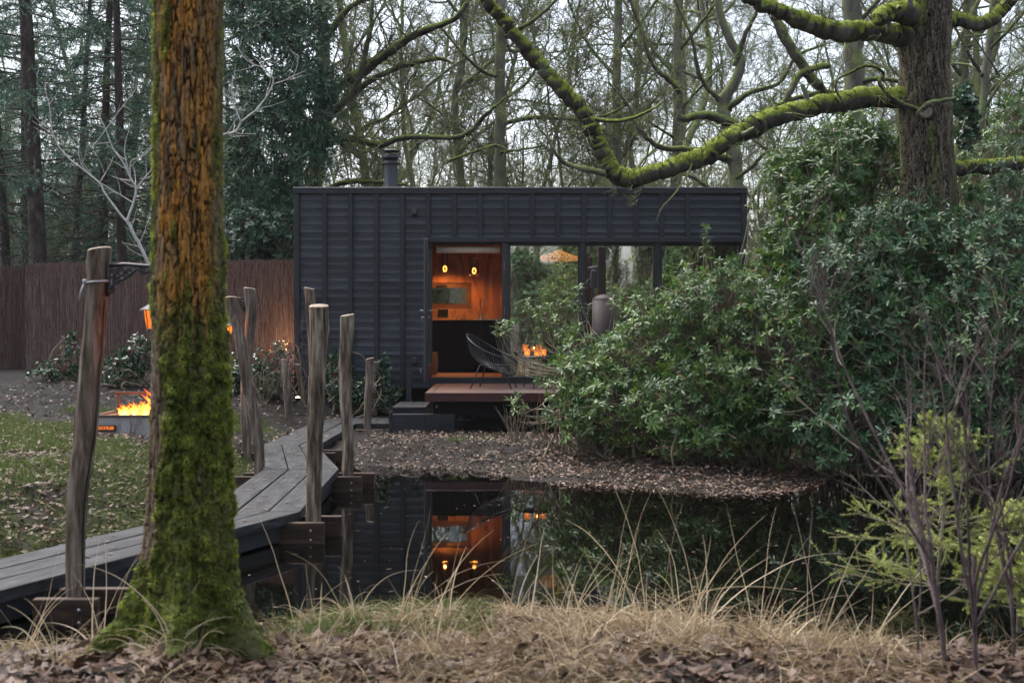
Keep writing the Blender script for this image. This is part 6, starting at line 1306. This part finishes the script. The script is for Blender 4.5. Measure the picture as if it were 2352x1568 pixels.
bxx = rng.uniform(0, 1, 90); sg_ = rng.integers(0, 4, 90); cr_ = rng.uniform(.06, .94, 90)[:, None]                     # a few leaves blown on to the boards
bp = (Fp[sg_] * cr_ + Bp[sg_] * (1 - cr_)) * (1 - bxx[:, None]) + (Fp[sg_ + 1] * cr_ + Bp[sg_ + 1] * (1 - cr_)) * bxx[:, None]; bn = len(bp); ba = rng.uniform(0, 6.28, bn); bL = rng.uniform(.03, .07, bn)
MBl = MB().leaves(np.column_stack([bp, np.full(bn, WZ + .009)]), np.stack([np.cos(ba), np.sin(ba), 0 * ba], -1), norm(A(0, 0, 1) + rng.normal(0, .12, (bn, 3))), bL, bL * .5, rng.uniform(-.1, .1, bn), .1, rng.uniform(.1, .6, bn), st=(0, .22, .42, .6, .82, 1), wd=(.15, .75, .5, 1.05, .6, .1))
MBl.leaves(np.stack([x, y, np.maximum(ground(x, y), 0) + rng.uniform(.006, .03, n)], -1), np.stack([np.cos(a), np.sin(a), rng.normal(.05, .3, n)], -1), nr, L, L * rng.uniform(.42, .62, n), rng.uniform(-.35, .5, n), rng.uniform(-.2, .35), np.clip(rng.beta(1.6, 1.9, n) * np.where(y < 7, .5, 1), 0, 1), st=(0, .22, .42, .6, .82, 1), wd=(.15, .75, .5, 1.05, .6, .1))
tag(MBl.build('leaf_litter', M['litter']), 'dead brown oak leaves scattered over the banks', 'leaves', kind='stuff')
# twigs lying about
n = 260; x = np.r_[rng.uniform(-6.5, -2.8, 130), rng.uniform(-1.5, 3, 130)]; y = np.r_[rng.uniform(8, 15, 130), rng.uniform(11.5, 15, 130)]; ok = sdist(x, y) > .1; x, y = x[ok], y[ok]; n = len(x); a = rng.uniform(0, 6.28, n)
P, Rr = grow(np.stack([x, y, ground(x, y) + .015], -1), np.stack([np.cos(a), np.sin(a), .02 * a], -1), rng.uniform(.1, .5, n), rng.uniform(.003, .007, n), 7, .15, 0, .4); P[..., 2] = ground(P[..., 0].ravel(), P[..., 1].ravel()).reshape(P.shape[:2]) + .012
tag(MB().tubes(P, Rr, 4).build('fallen_twigs', M['stem']), 'thin fallen twigs lying on the leaf litter', 'twigs', kind='stuff')
# specks floating on the water
n = 260; x = rng.uniform(-1.9, 4.5, n); y = rng.uniform(6.8, 12.5, n); ok = sdist(x, y) < -.1; x, y = x[ok], y[ok]; n = len(x); a = rng.uniform(0, 6.28, n)
tag(MB().leaves(np.stack([x, y, np.full(n, .004)], -1), np.stack([np.cos(a), np.sin(a), 0 * a], -1), np.tile(A(0, 0, 1), (n, 1)), rng.uniform(.008, .05, n), rng.uniform(.004, .018, n), .02, .02, rng.uniform(.3, .9, n), st=(0, .5, 1), wd=(.3, 1, .2)).build('floating_leaves', M['litter']), 'tiny pale bits floating on the dark pond', 'floating bits', kind='stuff')

# ------------------------------------------------------------------ the damp air of the wood
hm = bpy.data.materials.new('damp_air'); hm.use_nodes = True; t = hm.node_tree; t.nodes.clear()
out = t.nodes.new('ShaderNodeOutputMaterial'); pv = t.nodes.new('ShaderNodeVolumePrincipled'); pv.inputs['Color'].default_value = (.86, .93, 1, 1); pv.inputs['Density'].default_value = .0003; pv.inputs['Anisotropy'].default_value = .2
t.links.new(pv.outputs[0], out.inputs['Volume'])
hz_ = MB().box(-150, 150, -60, 150, -6, 27).build('haze', hm, smooth=False); tag(hz_, 'thin damp haze between the trees', 'haze', kind='stuff')
